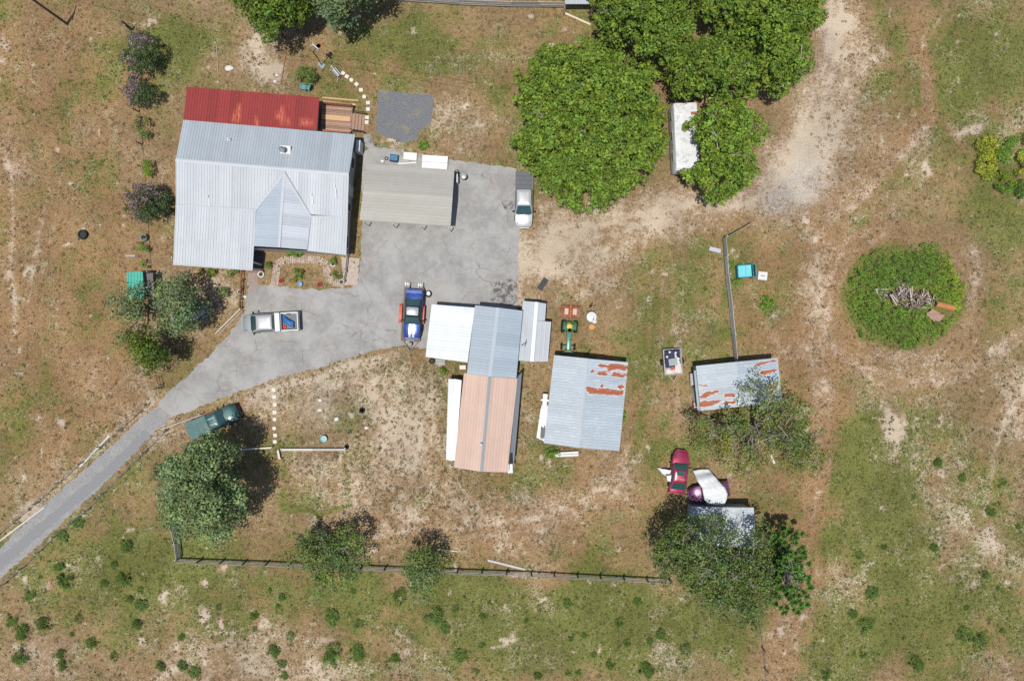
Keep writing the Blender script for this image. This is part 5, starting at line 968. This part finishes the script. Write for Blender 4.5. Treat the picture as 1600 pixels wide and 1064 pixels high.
for s in (-1, 1):
    b = MB(); b.loft([[(x, s*.36, z-.02), (x, s*.66, z-.02), (x, s*.66, z+.02), (x, s*.36, z+.02)] for x, z in ((-1.15, .95), (-.95, 1.2), (-.6, 1.3), (-.3, 1.2))]); b.build('fender', JGR, tc, smooth=30)
    wheel(tc, -.62, s*.64, .6, .36); wheel(tc, 1.42, s*.66, .33, .2)
RST = M('rusted_steel', (.26, .095, .05), .9, .2, vs=4, var=.45, dirt=(.42, .27, .2), da=.6)
mw = thing('mower_deck', 'rusty brown rotary mower hitched behind the tractor', 'mower', P(891.5, 487, .4)-Vector((0, 0, .4)), R(-93))
b = MB(); b.loft([rrect(.62, -.62, 1.02, .18, .2), rrect(.62, -.62, 1.02, .42, .2), rrect(.56, -.56, .96, .46, .2)]); b.build('deck', M('mower_deck_rust', (.22, .08, .055), .9, .2, vs=4, var=.4, dirt=(.4, .26, .2), da=.5), mw, smooth=30)
for s in (-1, 1): b = MB(); b.box((.0, s*.42, .475), (.62, .38, .03)); b.build('cover_plate', M('pale_rust', (.52, .38, .27), .9, vs=4), mw)
b = MB(); b.box((0, 0, .52), (1.3, .12, .12))
for s in (-1, 1): b.tube([(.6, s*.3, .5), (.0, 0, .7), (-.6, s*.5, .5), (-1.1, s*.45, .4)], .03)
b.tube([(-.6, 0, .5), (-1.3, 0, .35)], .05); b.lathe((0, 0, .5), [(.16, 0), (.15, .16), (.05, .2), (0, .2)], 12); b.build('hitch_frame', M('orange_rust', (.42, .14, .07), .9, .1, vs=4), mw)
b = MB(); b.lathe((-1.35, 0, .2), [(.08, -.06), (.2, -.05), (.2, .05), (.08, .06)], 14, 'Y'); b.build('tail_wheel', DARK, mw)
# loaded utility trailer
ut = thing('utility_trailer', 'small flat trailer with wheels below the board fence', 'trailer', P(1049, 565, 0), R(-86))
b = MB(); b.box((0, 0, .5), (2.55, 1.75, .06)); b.build('bed', M('grey_ply', (.34, .33, .35), .9, dirt=(.5, .47, .45)), ut)
b = MB()
for s in (-1, 1): b.box((0, s*.9, .6), (2.6, .05, .22))
for s in (-1, 1): b.box((s*1.3, 0, .6), (.05, 1.85, .22)); b.tube([(1.3, s*.45, .45), (2.0, 0, .45)], .035)
b.build('frame', WOODG, ut)
for s in (-1, 1): wheel(ut, 0, s*1.06, .3, .18)
b = MB(); b.tube([(-1.3, -.9, .55), (-1.3, .9, .55)], .05); b.build('tailgate', DARK, ut)
NAVY = M('navy_cloth', (.028, .03, .07), .8, vs=3, var=.5)
o = thing('junk_load', 'navy sheet piled with old boards and scraps on the utility trailer', 'junk', ut.location+Vector((0, 0, 0)), R(-86)); o.location.z = .54
b = MB(); crumple(b, [(-1.2, -.8), (.55, -.8), (.6, .75), (-1.2, .8)], lambda u, w_: .15+.12*math.sin(w_*3.1), .05, 12, 10); b.build('navy_sheet', NAVY, o, smooth=60, solid=.02)
b = MB(); b.box((.0, -.05, .36), (.7, .85, .08), .1); b.build('glass_panel', M('grey_panel', (.25, .3, .3), .2, spec=.6), o)
b = MB(); crumple(b, [(-.9, .2), (1.1, .1), (1.15, .8), (.2, .75)], .3, .05, 13, 6); crumple(b, [(.7, -.75), (1.2, -.75), (1.2, .7), (.85, .6)], .2, .05, 14, 6); b.build('beige_board', M('beige_board', (.56, .50, .46), .9), o, solid=.02)
b = MB(); b.box((.62, -.15, .4), (.3, .35, .1), .4); b.build('red_tin', REDP, o)
for q in ((-.9, .3), (-.55, -.6), (-.3, .55), (.3, .55), (-1.0, -.3)): b = MB(); b.box((*q, .3), (.18, .2, .1), q[0]); b.build('scrap', WHITEP, o)

# ------------------------------------------------------------------ small things
def simple(name, label, cat, px, py, fn, rz=0, z=0, group=None):
    o = thing(name, label, cat, P(px, py, z), rz, group); fn(o); return o
def tyre(name, label, px, py, r=.3, fill=None, group=None, wall=DARK, h=.2):
    def f(o):
        b = MB(); b.lathe((0, 0, 0), [(r*.6, .0), (r, .02), (r*1.02, h*.5), (r*.95, h), (r*.62, h), (r*.55, h*.5), (r*.6, 0)], 20); b.build('tyre' if wall is DARK else 'rim', wall, o, smooth=50)
        if fill: b = MB(); b.lathe((0, 0, 0), [(r*.6, h*.3), (r*.58, h*.75), (0, h*.8)], 14); b.build('soil', fill, o)
    return simple(name, label, 'tyre' if wall is DARK else 'planter', px, py, f, group=group)
SOIL = M('potting_soil', (.07, .05, .035), .95)
tyre('tyre', 'black tub lying in the open grass at the far left', 131, 367, .5, M('tub_fill', (.03, .028, .025)), h=.3)  # solid dark tub, built with the tyre ring shape
tyre('tyre', 'small black tyre in the weedy patch below the workshop', 566, 641, .3)
tyre('tyre', 'white walled tyre behind the white lean-to roof', 675, 564, .3, SOIL, wall=DARK)
tyre('tyre', 'tyre at the right end of the long timber rail', 542, 698, .25)
tyre('tyre_planter', 'whitewashed tyre planter by the patio slab corner', 408.5, 429, .35, SOIL, wall=M('whitewash', (.5, .5, .47), .8))
tyre('tyre_planter', 'whitewashed tyre planter inside the garden near the brick path', 521, 413, .3, SOIL, wall=M('whitewash', (.5, .5, .47)))
tyre('tyre_planter', 'stone grey round planter at the lower right garden corner', 534, 441, .3, SOIL, wall=M('stone_rim', (.36, .32, .28), .9))
tyre('tyre_planter', 'round tub planter high on the left side fence', 228, 372, .38, SOIL, wall=M('tub_rim', (.16, .18, .16), .9), h=.5)
def pot(name, label, px, py, r, h, mat, cat='pot', inner=SOIL, group=None, cone=.7):
    def f(o):
        b = MB(); b.lathe((0, 0, 0), [(r*cone, 0), (r*.95, h*.9), (r, h), (r*.85, h), (r*.78, h*.7)], 18); b.build('bowl', mat, o, smooth=50)
        b = MB(); b.lathe((0, 0, 0), [(r*.8, h*.5), (r*.8, h*.72), (0, h*.75)], 14); b.build('filling', inner, o)
    return simple(name, label, cat, px, py, f, group=group)
pot('flower_pot', 'red bowl at the left edge of the garden bed', 440.5, 439, .26, .25, REDP, inner=M('dark_red', (.15, .02, .015)))
pot('flower_pot', 'red bowl at the right along the garden edge', 500, 445, .26, .25, REDP, inner=M('dark_red', (.15, .02, .015)))
pot('flower_pot', 'blue round pot between the two red bowls', 470, 444, .25, .3, M('blue_glaze', (.06, .25, .42), .35), inner=M('blue_glaze2', (.10, .28, .40), .4))
pot('flower_pot', 'terracotta pot under the cross gable corner', 417, 390, .32, .4, M('terracotta', (.42, .18, .09), .9))
pot('flower_pot', 'small dark pot at the porch corner', 411, 424, .16, .25, DARK)
pot('bucket', 'teal tub above the long timber rail', 507, 685, .36, .35, M('teal_tub', (.12, .32, .36), .5), 'tub', M('tub_inner', (.3, .42, .45)))
pot('bucket', 'green pail in the weedy patch below the workshop', 546, 675, .2, .25, GRN, 'pail')
pot('bucket', 'grey green lid near the sandy square plot', 537.5, 801, .2, .12, M('grey_green', (.2, .28, .27)), 'pail')
pot('orange_pot', 'orange brown round lid below the white tank', 924, 511, .3, .3, M('orange_lid', (.52, .26, .09), .6), 'pot', M('orange_lid2', (.50, .25, .09)))
pot('bucket', 'small round drain at the lower left of the tan roof', 706.5, 726, .15, .2, TRIM, 'pail')
pot('bucket', 'white bucket beside the left fence of the driveway', 375.5, 456, .24, .2, WHITEP, 'pail')
def tank(o):
    b = MB(); b.lathe((0, 0, 0), [(.5, 0), (.54, .1), (.54, .75), (.5, .85), (.2, .93), (0, .94)], 28); b.build('shell', WHITEP, o, smooth=40)
    b = MB(); b.lathe((.33, -.42, 0), [(.24, 0), (.25, .3), (.22, .36), (0, .38)], 18); b.build('side_drum', WHITEP, o, smooth=40); b = MB(); b.box((.15, -.25, .95), (.06, .3, .05), -.4); b.build('handle', DARK, o)
simple('water_tank', 'round white tank with small side drum right of the mower', 'tank', 923, 495.5, tank)
def boxy(name, label, cat, px, py, dims, mat, rz=0, z=0, part='body', group=None, extra=None):
    def f(o):
        b = MB(); b.box((0, 0, dims[2]/2), dims); b.build(part, mat, o, smooth=30)
        if extra: extra(o)
    return simple(name, label, cat, px, py, f, rz, z, group)
def slats(n, L, w_, z, mat, ax=0, nm='slat'):
    def f(o):
        b = MB()
        for k in range(n):
            y = -w_/2+w_*(k+.5)/n; b.box((0, y, z) if ax == 0 else (y, 0, z), (L, w_/n*.5, .03) if ax == 0 else (w_/n*.5, L, .03))
        b.build(nm, mat, o)
    return f
boxy('rubber_mat', 'dark rectangular mat lying on sand above the notched shed', 'mat', 848, 444, (1.35, .62, .06), M('mat_grey', (.09, .095, .095), .8), R(55), extra=slats(6, 1.25, .55, .065, DARK))
boxy('metal_box', 'long white metal box on the grass below the rusty shed', 'box', 885, 708.5, (2.4, .5, .45), WHITEP, R(3), extra=slats(5, 2.3, .12, .46, M('pale_grey', (.5, .5, .52))))
boxy('feed_trough', 'pale blue grey trough beside the top of the board fence', 'trough', 1116, 391, (1.2, .42, .35), M('pale_trough', (.42, .44, .52), .6), R(-14), extra=slats(2, 1.1, .3, .36, STEEL))
boxy('white_cabinet', 'flat white cabinet lying behind the beige carport', 'cabinet', 641.5, 245.5, (1.35, .75, .3), M('cream_paint', (.72, .66, .56), .6), R(-4), extra=slats(3, 1.2, .6, .31, M('cream_paint2', (.75, .72, .66))))
def panels(o):
    b = MB()
    for s in (-1, 1): b.box((0, s*.36, .34), (2.6, .68, .05), 0, 0, s*-.05)
    b.build('panel', WHT, o)
boxy('white_sheeting', 'pair of long white panels behind the right of the carport', 'panels', 680, 255.5, (2.5, 1.2, .3), WHITEP, R(-3.5), extra=panels)
boxy('blue_crate', 'dark crate of blue parts behind the carport', 'crate', 616.5, 248.5, (.85, .7, .4), M('navy_crate', (.03, .06, .12)), R(-8), extra=slats(4, .7, .5, .42, M('blue_part', (.10, .28, .45))))
tyre('tyre', 'small ring of hose left of the blue crate', 604, 248, .2, h=.08)
boxy('metal_pipe', 'thin grey pipe behind the carport below the cabinet', 'pipe', 634, 251.5, (1.8, .06, .06), STEEL, R(10)); boxy('white_board', 'narrow white board along the rear of the carport roof', 'board', 636, 255.3, (1.9, .16, .05), WHITEP, R(4))
boxy('grey_bucket', 'small grey white pail left of the blue crate', 'pail', 598, 253, (.35, .25, .25), WHITEP, R(-30))
def grill(o):
    b = MB(); b.lathe((0, 0, 0), [(.1, .5), (.3, .65), (.33, .85), (.31, .95)], 18); b.build('bowl', DARK, o, smooth=40); b = MB(); b.lathe((0, 0, 0), [(.29, .9), (.29, .97), (.1, 1.05), (0, 1.05)], 16); b.build('lid', PWH, o, smooth=40)
    for k in range(3): a = k*2.1; b = MB(); b.tube([(.1*math.cos(a), .1*math.sin(a), .6), (.32*math.cos(a), .32*math.sin(a), 0)], .015); b.build('leg', STEEL, o)
simple('kettle_grill', 'round kettle grill at the upper right carport corner', 'grill', 725.5, 279, grill)
boxy('white_shelf', 'narrow white shelf against the right carport opening', 'shelf', 715.5, 283, (.16, .85, 1.3), WHITEP, 0, extra=slats(2, .1, .7, 1.32, TRIM)); boxy('round_drum', 'dark drum beside the carport opening', 'drum', 714, 272, (.4, .4, .8), DARK, .5, extra=slats(2, .3, .3, .82, STEEL))
boxy('cardboard_box', 'cream box between white lean-to and grey workshop roof', 'box', 723.5, 573.5, (.65, .45, .5), M('cream_box', (.66, .56, .48)), 0, extra=slats(2, .5, .3, .51, M('cream_box2', (.7, .62, .55))))
boxy('concrete_pad', 'small square pad behind the white lean-to roof', 'pad', 688, 565.5, (1.0, .65, .05), MCONC, -.05, extra=slats(2, .9, .5, .055, M('pad_grey', (.36, .35, .34))))
boxy('ac_unit', 'boxy grey unit tucked beside the grey workshop wall', 'air conditioner', 810.5, 588, (.5, .55, .7), M('ac_grey', (.42, .38, .38)), 0, extra=slats(4, .35, .4, .71, STEEL))
# things left of the rusty shed
def bt(o):
    b = MB(); crumple(b, [(-.35, 1.9), (.45, 1.9), (.5, -1.9), (-.6, -1.5)], lambda u, w_: .7+.15*math.sin(w_*6), .05, 21, 12); b.build('cloth', WHT, o, smooth=60, solid=.02)
    b = MB(); b.box((.1, 0, .33), (.6, 3.4, .6)); b.build('boards', M('old_board', (.14, .13, .13)), o)
simple('covered_boards', 'stack under a white sheet along the left of the rusty shed', 'stack', 848.5, 660, bt, -.08)
boxy('old_freezer', 'dirty white chest against the left wall of the rusty shed', 'chest', 851, 624, (.5, 1.3, .85), M('chest_white', (.55, .57, .56), .5), -.08, extra=slats(2, .1, 1.1, .86, STEEL, 1))
boxy('grey_bin', 'pale weathered bin at the left of the rust spotted shed', 'bin', 1080, 592, (.5, 1.2, .7), M('bin_grey', (.38, .36, .35)), .05, extra=slats(3, .4, 1.0, .71, WOODG)); boxy('plank', 'long board standing along the left side of the rust spotted shed', 'board', 1084, 618, (.2, 1.9, .35), WOODG, .05); boxy('scrap_bin', 'brown bin at the lower left of the rust spotted shed', 'bin', 1086, 632, (.6, .7, .6), M('scrap_brown', (.3, .18, .14), .9), .1, extra=slats(3, .5, .5, .61, STEEL))
def slab_(L, w_, h, z=0):
    return lambda o: None
for (nm, lb_, x, y, L, w_, mat, a) in (('plank', 'long new orange plank above the wooden deck', 532, 155.5, 3.7, .14, WOODO, -5), ('plank', 'second paler plank between deck and orange plank', 530, 161.5, 3.4, .14, M('pale_timber2', (.5, .38, .27)), -6), ('plank', 'long pale board lying by the trees at the top fence', 902, 30, 2.9, .2, M('pale_board', (.55, .47, .36), .9), -24),
      ('plank', 'bleached board beside the lower fence tree', 698, 859, 2.2, .12, M('bleached', (.46, .42, .37)), -7), ('plank', 'long grey plank leaning over the lower fence', 791, 882, 3.9, .2, M('bleached2', (.42, .42, .42)), -14), ('plank', 'short pale board lying below the grey plank', 800, 897, 1.3, .12, M('bleached', (.46, .42, .37)), 6),
      ('pipe', 'long white pipe lying along the upper lane fence', 148, 705, 4.4, .16, WHITEP, 46), ('pipe', 'long pale pipe lying beside the lane at the left edge', 30, 822, 6.5, .16, M('pale_pipe', (.45, .43, .38)), 37), ('plank', 'white board standing between the tree and rust spotted shed', 1202, 665, 2.0, .5, M('blue_board', (.42, .46, .5)), -80), ('plank', 'short white plank under the spreading tree', 1206, 716, 1.2, .2, WHITEP, -65),
      ('pallet', 'grey blue board leaning by the left tree', 315, 487, 1.5, .3, M('blue_grey_board', (.25, .29, .34)), -65), ('ladder_rail', 'long metal pole lying at the left of the driveway', 356, 502, 3.6, .07, STEEL, 45), ('ladder_rail', 'second metal pole beside the first by the driveway', 359.5, 505, 3.6, .07, M('dull_steel2', (.3, .3, .3)), 45)):
    o = MB(); o.box((0, 0, .05), (L, w_, .05)); 
    for k in range(2): o.box((L*(-.35+.7*k), 0, .085), (.05, w_*.9, .02))
    q = o.build(nm, mat, None, smooth=30); q.location = P(x, y); q.rotation_euler = (0, 0, R(a)); tag(q, lb_, nm.split('_')[0])
o = boxy('small_boat', 'blue grey flat bottomed boat half hidden under the grey green oak', 'boat', 308, 492, (1.9, .75, .35), M('boat_blue', (.30, .37, .45), .5), R(35), extra=slats(3, .12, 1.5, .37, M('boat_seat', (.2, .24, .28)), 1))
boxy('field_ladder', 'narrow grey board by the side fence above the teal roof', 'board', 204, 400, (1.0, .16, .06), M('bluish_board', (.3, .33, .4)), R(0), extra=slats(2, .9, .1, .065, STEEL))
# stepping stones
STO = M('paver', (.58, .54, .48), .9, vs=5, var=.2)
def stone(x, y, sq, lab, grp, a=0):
    b = MB()
    if sq: b.box((0, 0, .02), (.38, .36, .05))
    else: b.lathe((0, 0, 0), [(.19, -.01), (.2, .04), (.17, .05), (0, .05)], 18)
    v = rs.uniform(.85, 1.1); b.tint = (v, v, v); o = b.build('stepping_stone', STO, None, smooth=30); o.location = P(x, y); o.rotation_euler = (0, 0, R(a)); tag(o, lab, 'stepping stone', grp)
for i, (x, y) in enumerate([(427.5,609),(428.5,620),(429.5,632),(429,644),(429,655),(428.5,669),(430,680),(429.5,690)]):
    stone(x, y, i not in (4, 5), 'round paver in the straight row above the timber rail' if i in (4, 5) else 'square paver in the straight row above the timber rail', 'straight row of stepping stones', rs.uniform(-5, 5))
for i, (x, y) in enumerate([(536,115),(542,120),(549,125.5),(557,132),(564,141),(569,151.5),(575,161),(575,171),(573.5,184),(573,191.5)]):
    stone(x, y, i not in (2, 5), 'round paver in the curved row beside the deck' if i in (2, 5) else 'square paver in the curved row beside the deck', 'curved row of stepping stones', rs.uniform(-40, 10) if i < 6 else rs.uniform(-6, 6))
# chairs, swing, hoop
def chair(o):
    b = MB(); b.box((0, 0, .38), (.5, .5, .04)); b.build('seat', TEAL, o); b = MB()
    for k in range(4): b.box((-.28, -.18+k*.12, .65), (.03, .09, .5), 0, -.25)
    b.build('backrest', TEAL, o)
    for s in (-1, 1): b = MB(); b.box((0, s*.3, .55), (.55, .09, .03)); b.build('armrest', TEAL, o)
    for x in (-.2, .22):
        for s in (-1, 1): b = MB(); b.box((x, s*.28, .27), (.05, .05, .54)); b.build('leg', TEAL, o)
TEAL = M('teal_plastic', (.07, .24, .26), .6, dirt=(.2, .35, .36))
simple('garden_chair', 'teal garden chair behind the red roof, the left one', 'chair', 476, 139, chair, R(70), group='teal garden chairs'); simple('garden_chair', 'teal garden chair behind the red roof, the right one', 'chair', 483.5, 138, chair, R(160), group='teal garden chairs')
def swing(o):
    for s in (-1, 1):
        b = MB(); b.tube([(-.5, s*.6, 0), (0, s*.55, 1.0), (.5, s*.6, 0)], .03); b.build('leg', WHITEP, o)
    b = MB(); b.tube([(0, -.6, 1.0), (0, .6, 1.0)], .035); b.build('top_bar', WHITEP, o); b = MB()
    for k in range(4): b.box((-.15+k*.12, 0, .45), (.07, .9, .03))
    b.build('seat', WHITEP, o); b = MB(); b.box((-.28, 0, .72), (.05, .9, .4)); b.build('backrest', M('cushion_grey', (.2, .28, .25)), o)
simple('garden_swing', 'small white framed garden seat at the head of the curved stones', 'garden seat', 527, 116, swing, R(40))
def hoop(o):
    b = MB(); b.box((0, 0, .1), (.75, .5, .2)); b.build('base', M('hoop_base', (.22, .27, .27), .7), o, smooth=30); b = MB(); b.tube([(0, 0, .1), (0, .1, 1.5), (0, .05, 3.3)], .05, 8); b.tube([(0, .05, 3.1), (0, .5, 3.3)], .035); b.build('pole', DARK, o)
    b = MB(); b.box((0, .55, 3.35), (.75, .08, .5)); b.build('backboard', M('backboard', (.5, .58, .62), .4), o); b = MB(); b.lathe((0, .85, 3.15), [(.21, 0), (.23, .01), (.21, .02), (.21, 0)], 18); b.build('rim', REDP, o)
simple('basketball_hoop', 'portable pole with pale board standing behind the house', 'hoop', 503, 103, hoop, R(-40))
def pole(o):
    b = MB(); b.tube([(0, 0, -.2), (0, 0, 7.2)], .14, 10, .1); b.build('pole_shaft', M('pole_wood', (.10, .085, .075), .9, vs=5), o, smooth=40); b = MB(); b.box((0, 0, 6.9), (1.6, .1, .12)); b.build('crossarm', WOODG, o)
    for x in (-.65, 0, .65): b = MB(); b.lathe((x, 0, 6.96), [(.04, 0), (.06, .08), (.03, .16), (0, .16)], 10); b.build('insulator', STEEL, o)
simple('utility_pole', 'tall dark utility pole leaning out of the top left corner', 'utility pole', 105, 38, pole, R(75))
simple('yard_post', 'short dark post at the head of the highest crape myrtle', 'post', 207, 47, lambda o: (lambda b: (b.beam((0, 0, -.1), (0, 0, 1.9), .13, .13), b.build('post_shaft', M('dark_post', (.06, .055, .05)), o)))(MB()))
for (x, y, hh_, lb_) in ((922, 479, 2.3, 'dark iron stake right of the rusty mower'), (918, 553, 2.9, 'dark iron stake behind the rusty shed ridge')):
    simple('iron_stake', lb_, 'stake', x, y, lambda o: (lambda b: (b.tube([(0, 0, -.1), (0, 0, hh_)], .05, 8), b.box((0, 0, .3), (.16, .16, .6)), b.build('shaft', DARK, o)))(MB()))
w0 = Vector(bpy.data.objects['utility_pole'].location); b = MB(); pts = []
for k in range(25): u = k/24; e = Vector((-2.0, 24.5, 4.0))-w0; pts.append(Vector((e.x*u, e.y*u, 7.1+(4.0-7.1)*u-1.2*4*u*(1-u)*.5)))
b.tube(pts, .012, 4); q = b.build('overhead_cable', DARK, None); q.location = w0; tag(q, 'thin overhead cable running from the utility pole across the yard', 'cable')
# teal tub and white crate by the fence
def tealbox(o):
    T1 = M('teal_shell', (.03, .22, .27), .45, dirt=(.2, .45, .48)); b = MB()
    for s in (-1, 1): b.box((0, s*.62, .45), (1.85, .07, .7))
    b.box((.9, 0, .45), (.07, 1.3, .7)); b.box((-.9, 0, .45), (.07, 1.3, .7)); b.box((.62, 0, .5), (.05, 1.2, .6)); b.build('side_wall', T1, o)
    b = MB(); b.box((-.5, 0, .66), (.78, 1.14, .05)); b.box((.2, 0, .66), (.58, 1.14, .05)); b.build('lid', M('light_teal', (.13, .48, .52), .4, dirt=(.35, .6, .62)), o)
    for x in (-.6, .6):
        for s in (-1, 1): b = MB(); b.lathe((x, s*.68, .2), [(.05, -.05), (.2, -.05), (.2, .05), (.05, .05)], 14, 'Y'); b.build('wheel', DARK, o)
simple('teal_cart', 'teal box cart with pale lid beside the board fence', 'cart', 1163, 424.5, tealbox, R(4))
boxy('white_crate', 'scuffed white crate to the right of the teal cart', 'crate', 1190, 431.5, (.95, .85, .35), WHITEP, R(-6), extra=slats(1, .4, .15, .36, M('dark_scuff', (.12, .08, .09)), 0, 'scuff'))
# scrap wood pile, rusty tank
dp = thing('scrap_pile', 'tangled heap of grey scrap timber on the green mound', 'debris', P(1415, 465, 0)); w0 = dp.location; r_ = random.Random(2)
for cnt, mat, sz in ((150, M('grey_scrap', (.30, .265, .24), .9, vs=4, var=.4), 1.0), (90, M('brown_scrap', (.14, .095, .075), .9, vs=4, var=.4), .8)):
    b = MB()
    for k in range(cnt):
        cx, cy, sx, sy = r_.choice([(1382, 460, 12, 7), (1408, 447, 11, 9), (1445, 465, 16, 9), (1430, 482, 12, 9), (1425, 480, 9, 7), (1455, 470, 9, 6), (1408, 462, 10, 6), (1436, 463, 10, 7)]); x, y = r_.gauss(cx, sx*.55), r_.gauss(cy, sy*.55)
        v = r_.uniform(.5, 1.5); b.tint = (v, v*r_.uniform(.9, 1), v*r_.uniform(.85, 1)); p = P(x, y, r_.uniform(.1, .85))-w0; b.box(p, (r_.uniform(.3, 1.3)*sz, r_.uniform(.04, .13), r_.uniform(.03, .1)), r_.uniform(0, 6.3), r_.uniform(-.4, .4))
    b.build('scrap_timber', mat, dp)
b = MB(); b.tint = (1.3, 1.3, 1.3)
for (x0, y0, x1, y1) in ((1368, 452, 1378, 470), (1369, 452, 1388, 452), (1391, 460, 1401, 477), (1394, 460, 1403, 472), (1422, 452, 1424, 470)): b.beam(P(x0, y0, .9)-w0, P(x1, y1, .8)-w0, .12, .06)
b.build('long_board', M('grey_scrap', (.3, .29, .28)), dp)
def rt(o):
    b = MB(); rg = [[(x, .33*math.cos(a), .55+.33*math.sin(a)) for a in [k*math.pi/7 for k in range(8)]] for x in (-.95, -.3, .4, .95)]; b.loft(rg, cap=True, closed=True); b.build('shell', M('orange_rust2', (.38, .17, .065), .85, .1, vs=3, var=.3), o, smooth=30)
    b = MB(); b.box((1.0, -.1, .35), (.3, .12, .5)); b.build('bracket', RST, o)
simple('rusty_tank', 'orange rusted half tank at the right of the timber heap', 'tank', 1471, 478.5, rt, R(-14))
def rp(o):
    b = MB(); crumple(b, [(-.95, .25), (-.3, .75), (1.0, .1), (.2, -.75)], .42, .06, 33, 7); b.build('sheet', M('rust_sheet', (.33, .22, .18), .9, .1, vs=1.2, var=.3, dirt=(.45, .17, .09), da=.8, ds=1.0), o, solid=.03); b = MB(); b.box((.75, .25, .45), (.7, .08, .06), .1); b.build('bar', RST, o)
simple('rusty_sheet', 'bent grey and rust coloured sheet below the orange tank', 'metal sheet', 1457, 495, rp)
# pale stones and litter
b0 = None
for i, (x, y, s) in enumerate([(375,456,.3),(383,464,.25),(363,90,.0),(862,71,.3),(359,108,.45),(433,118,.22),(430,128,.22),(1148,383,.0),(500,625,.25),(526,655,.3),(500,641,.25),(572,668,.25),(800,0,.0)]):
    if not s: continue
    b = MB(); rg = random.Random(i); rings = []
    for z, k in ((0, .9), (s*.25, 1), (s*.45, .6)): rings.append([(s*k*math.cos(a)*rg.uniform(.7, 1.1), s*.75*k*math.sin(a)*rg.uniform(.7, 1.1), z) for a in [q*.785 for q in range(8)]])
    b.loft(rings); o = b.build('pale_rock', M('pale_rock_stone', (.55, .53, .50), .9), None, smooth=60); o.location = P(x, y); tag(o, ['white lump beside the brown picket rail', 'white lump further down beside the brown picket rail', '', 'white lump of stone left of the round oak', 'long pale slab in the dirt above the red roof', 'pale stone by the edging above the red roof, upper', 'pale stone by the edging above the red roof, lower', '', 'pale stone in the grey gravel spot', 'pale stone in the weedy patch by the gravel', 'pale stone below the gravel spot', 'pale stone right of the green pail'][i], 'rock')
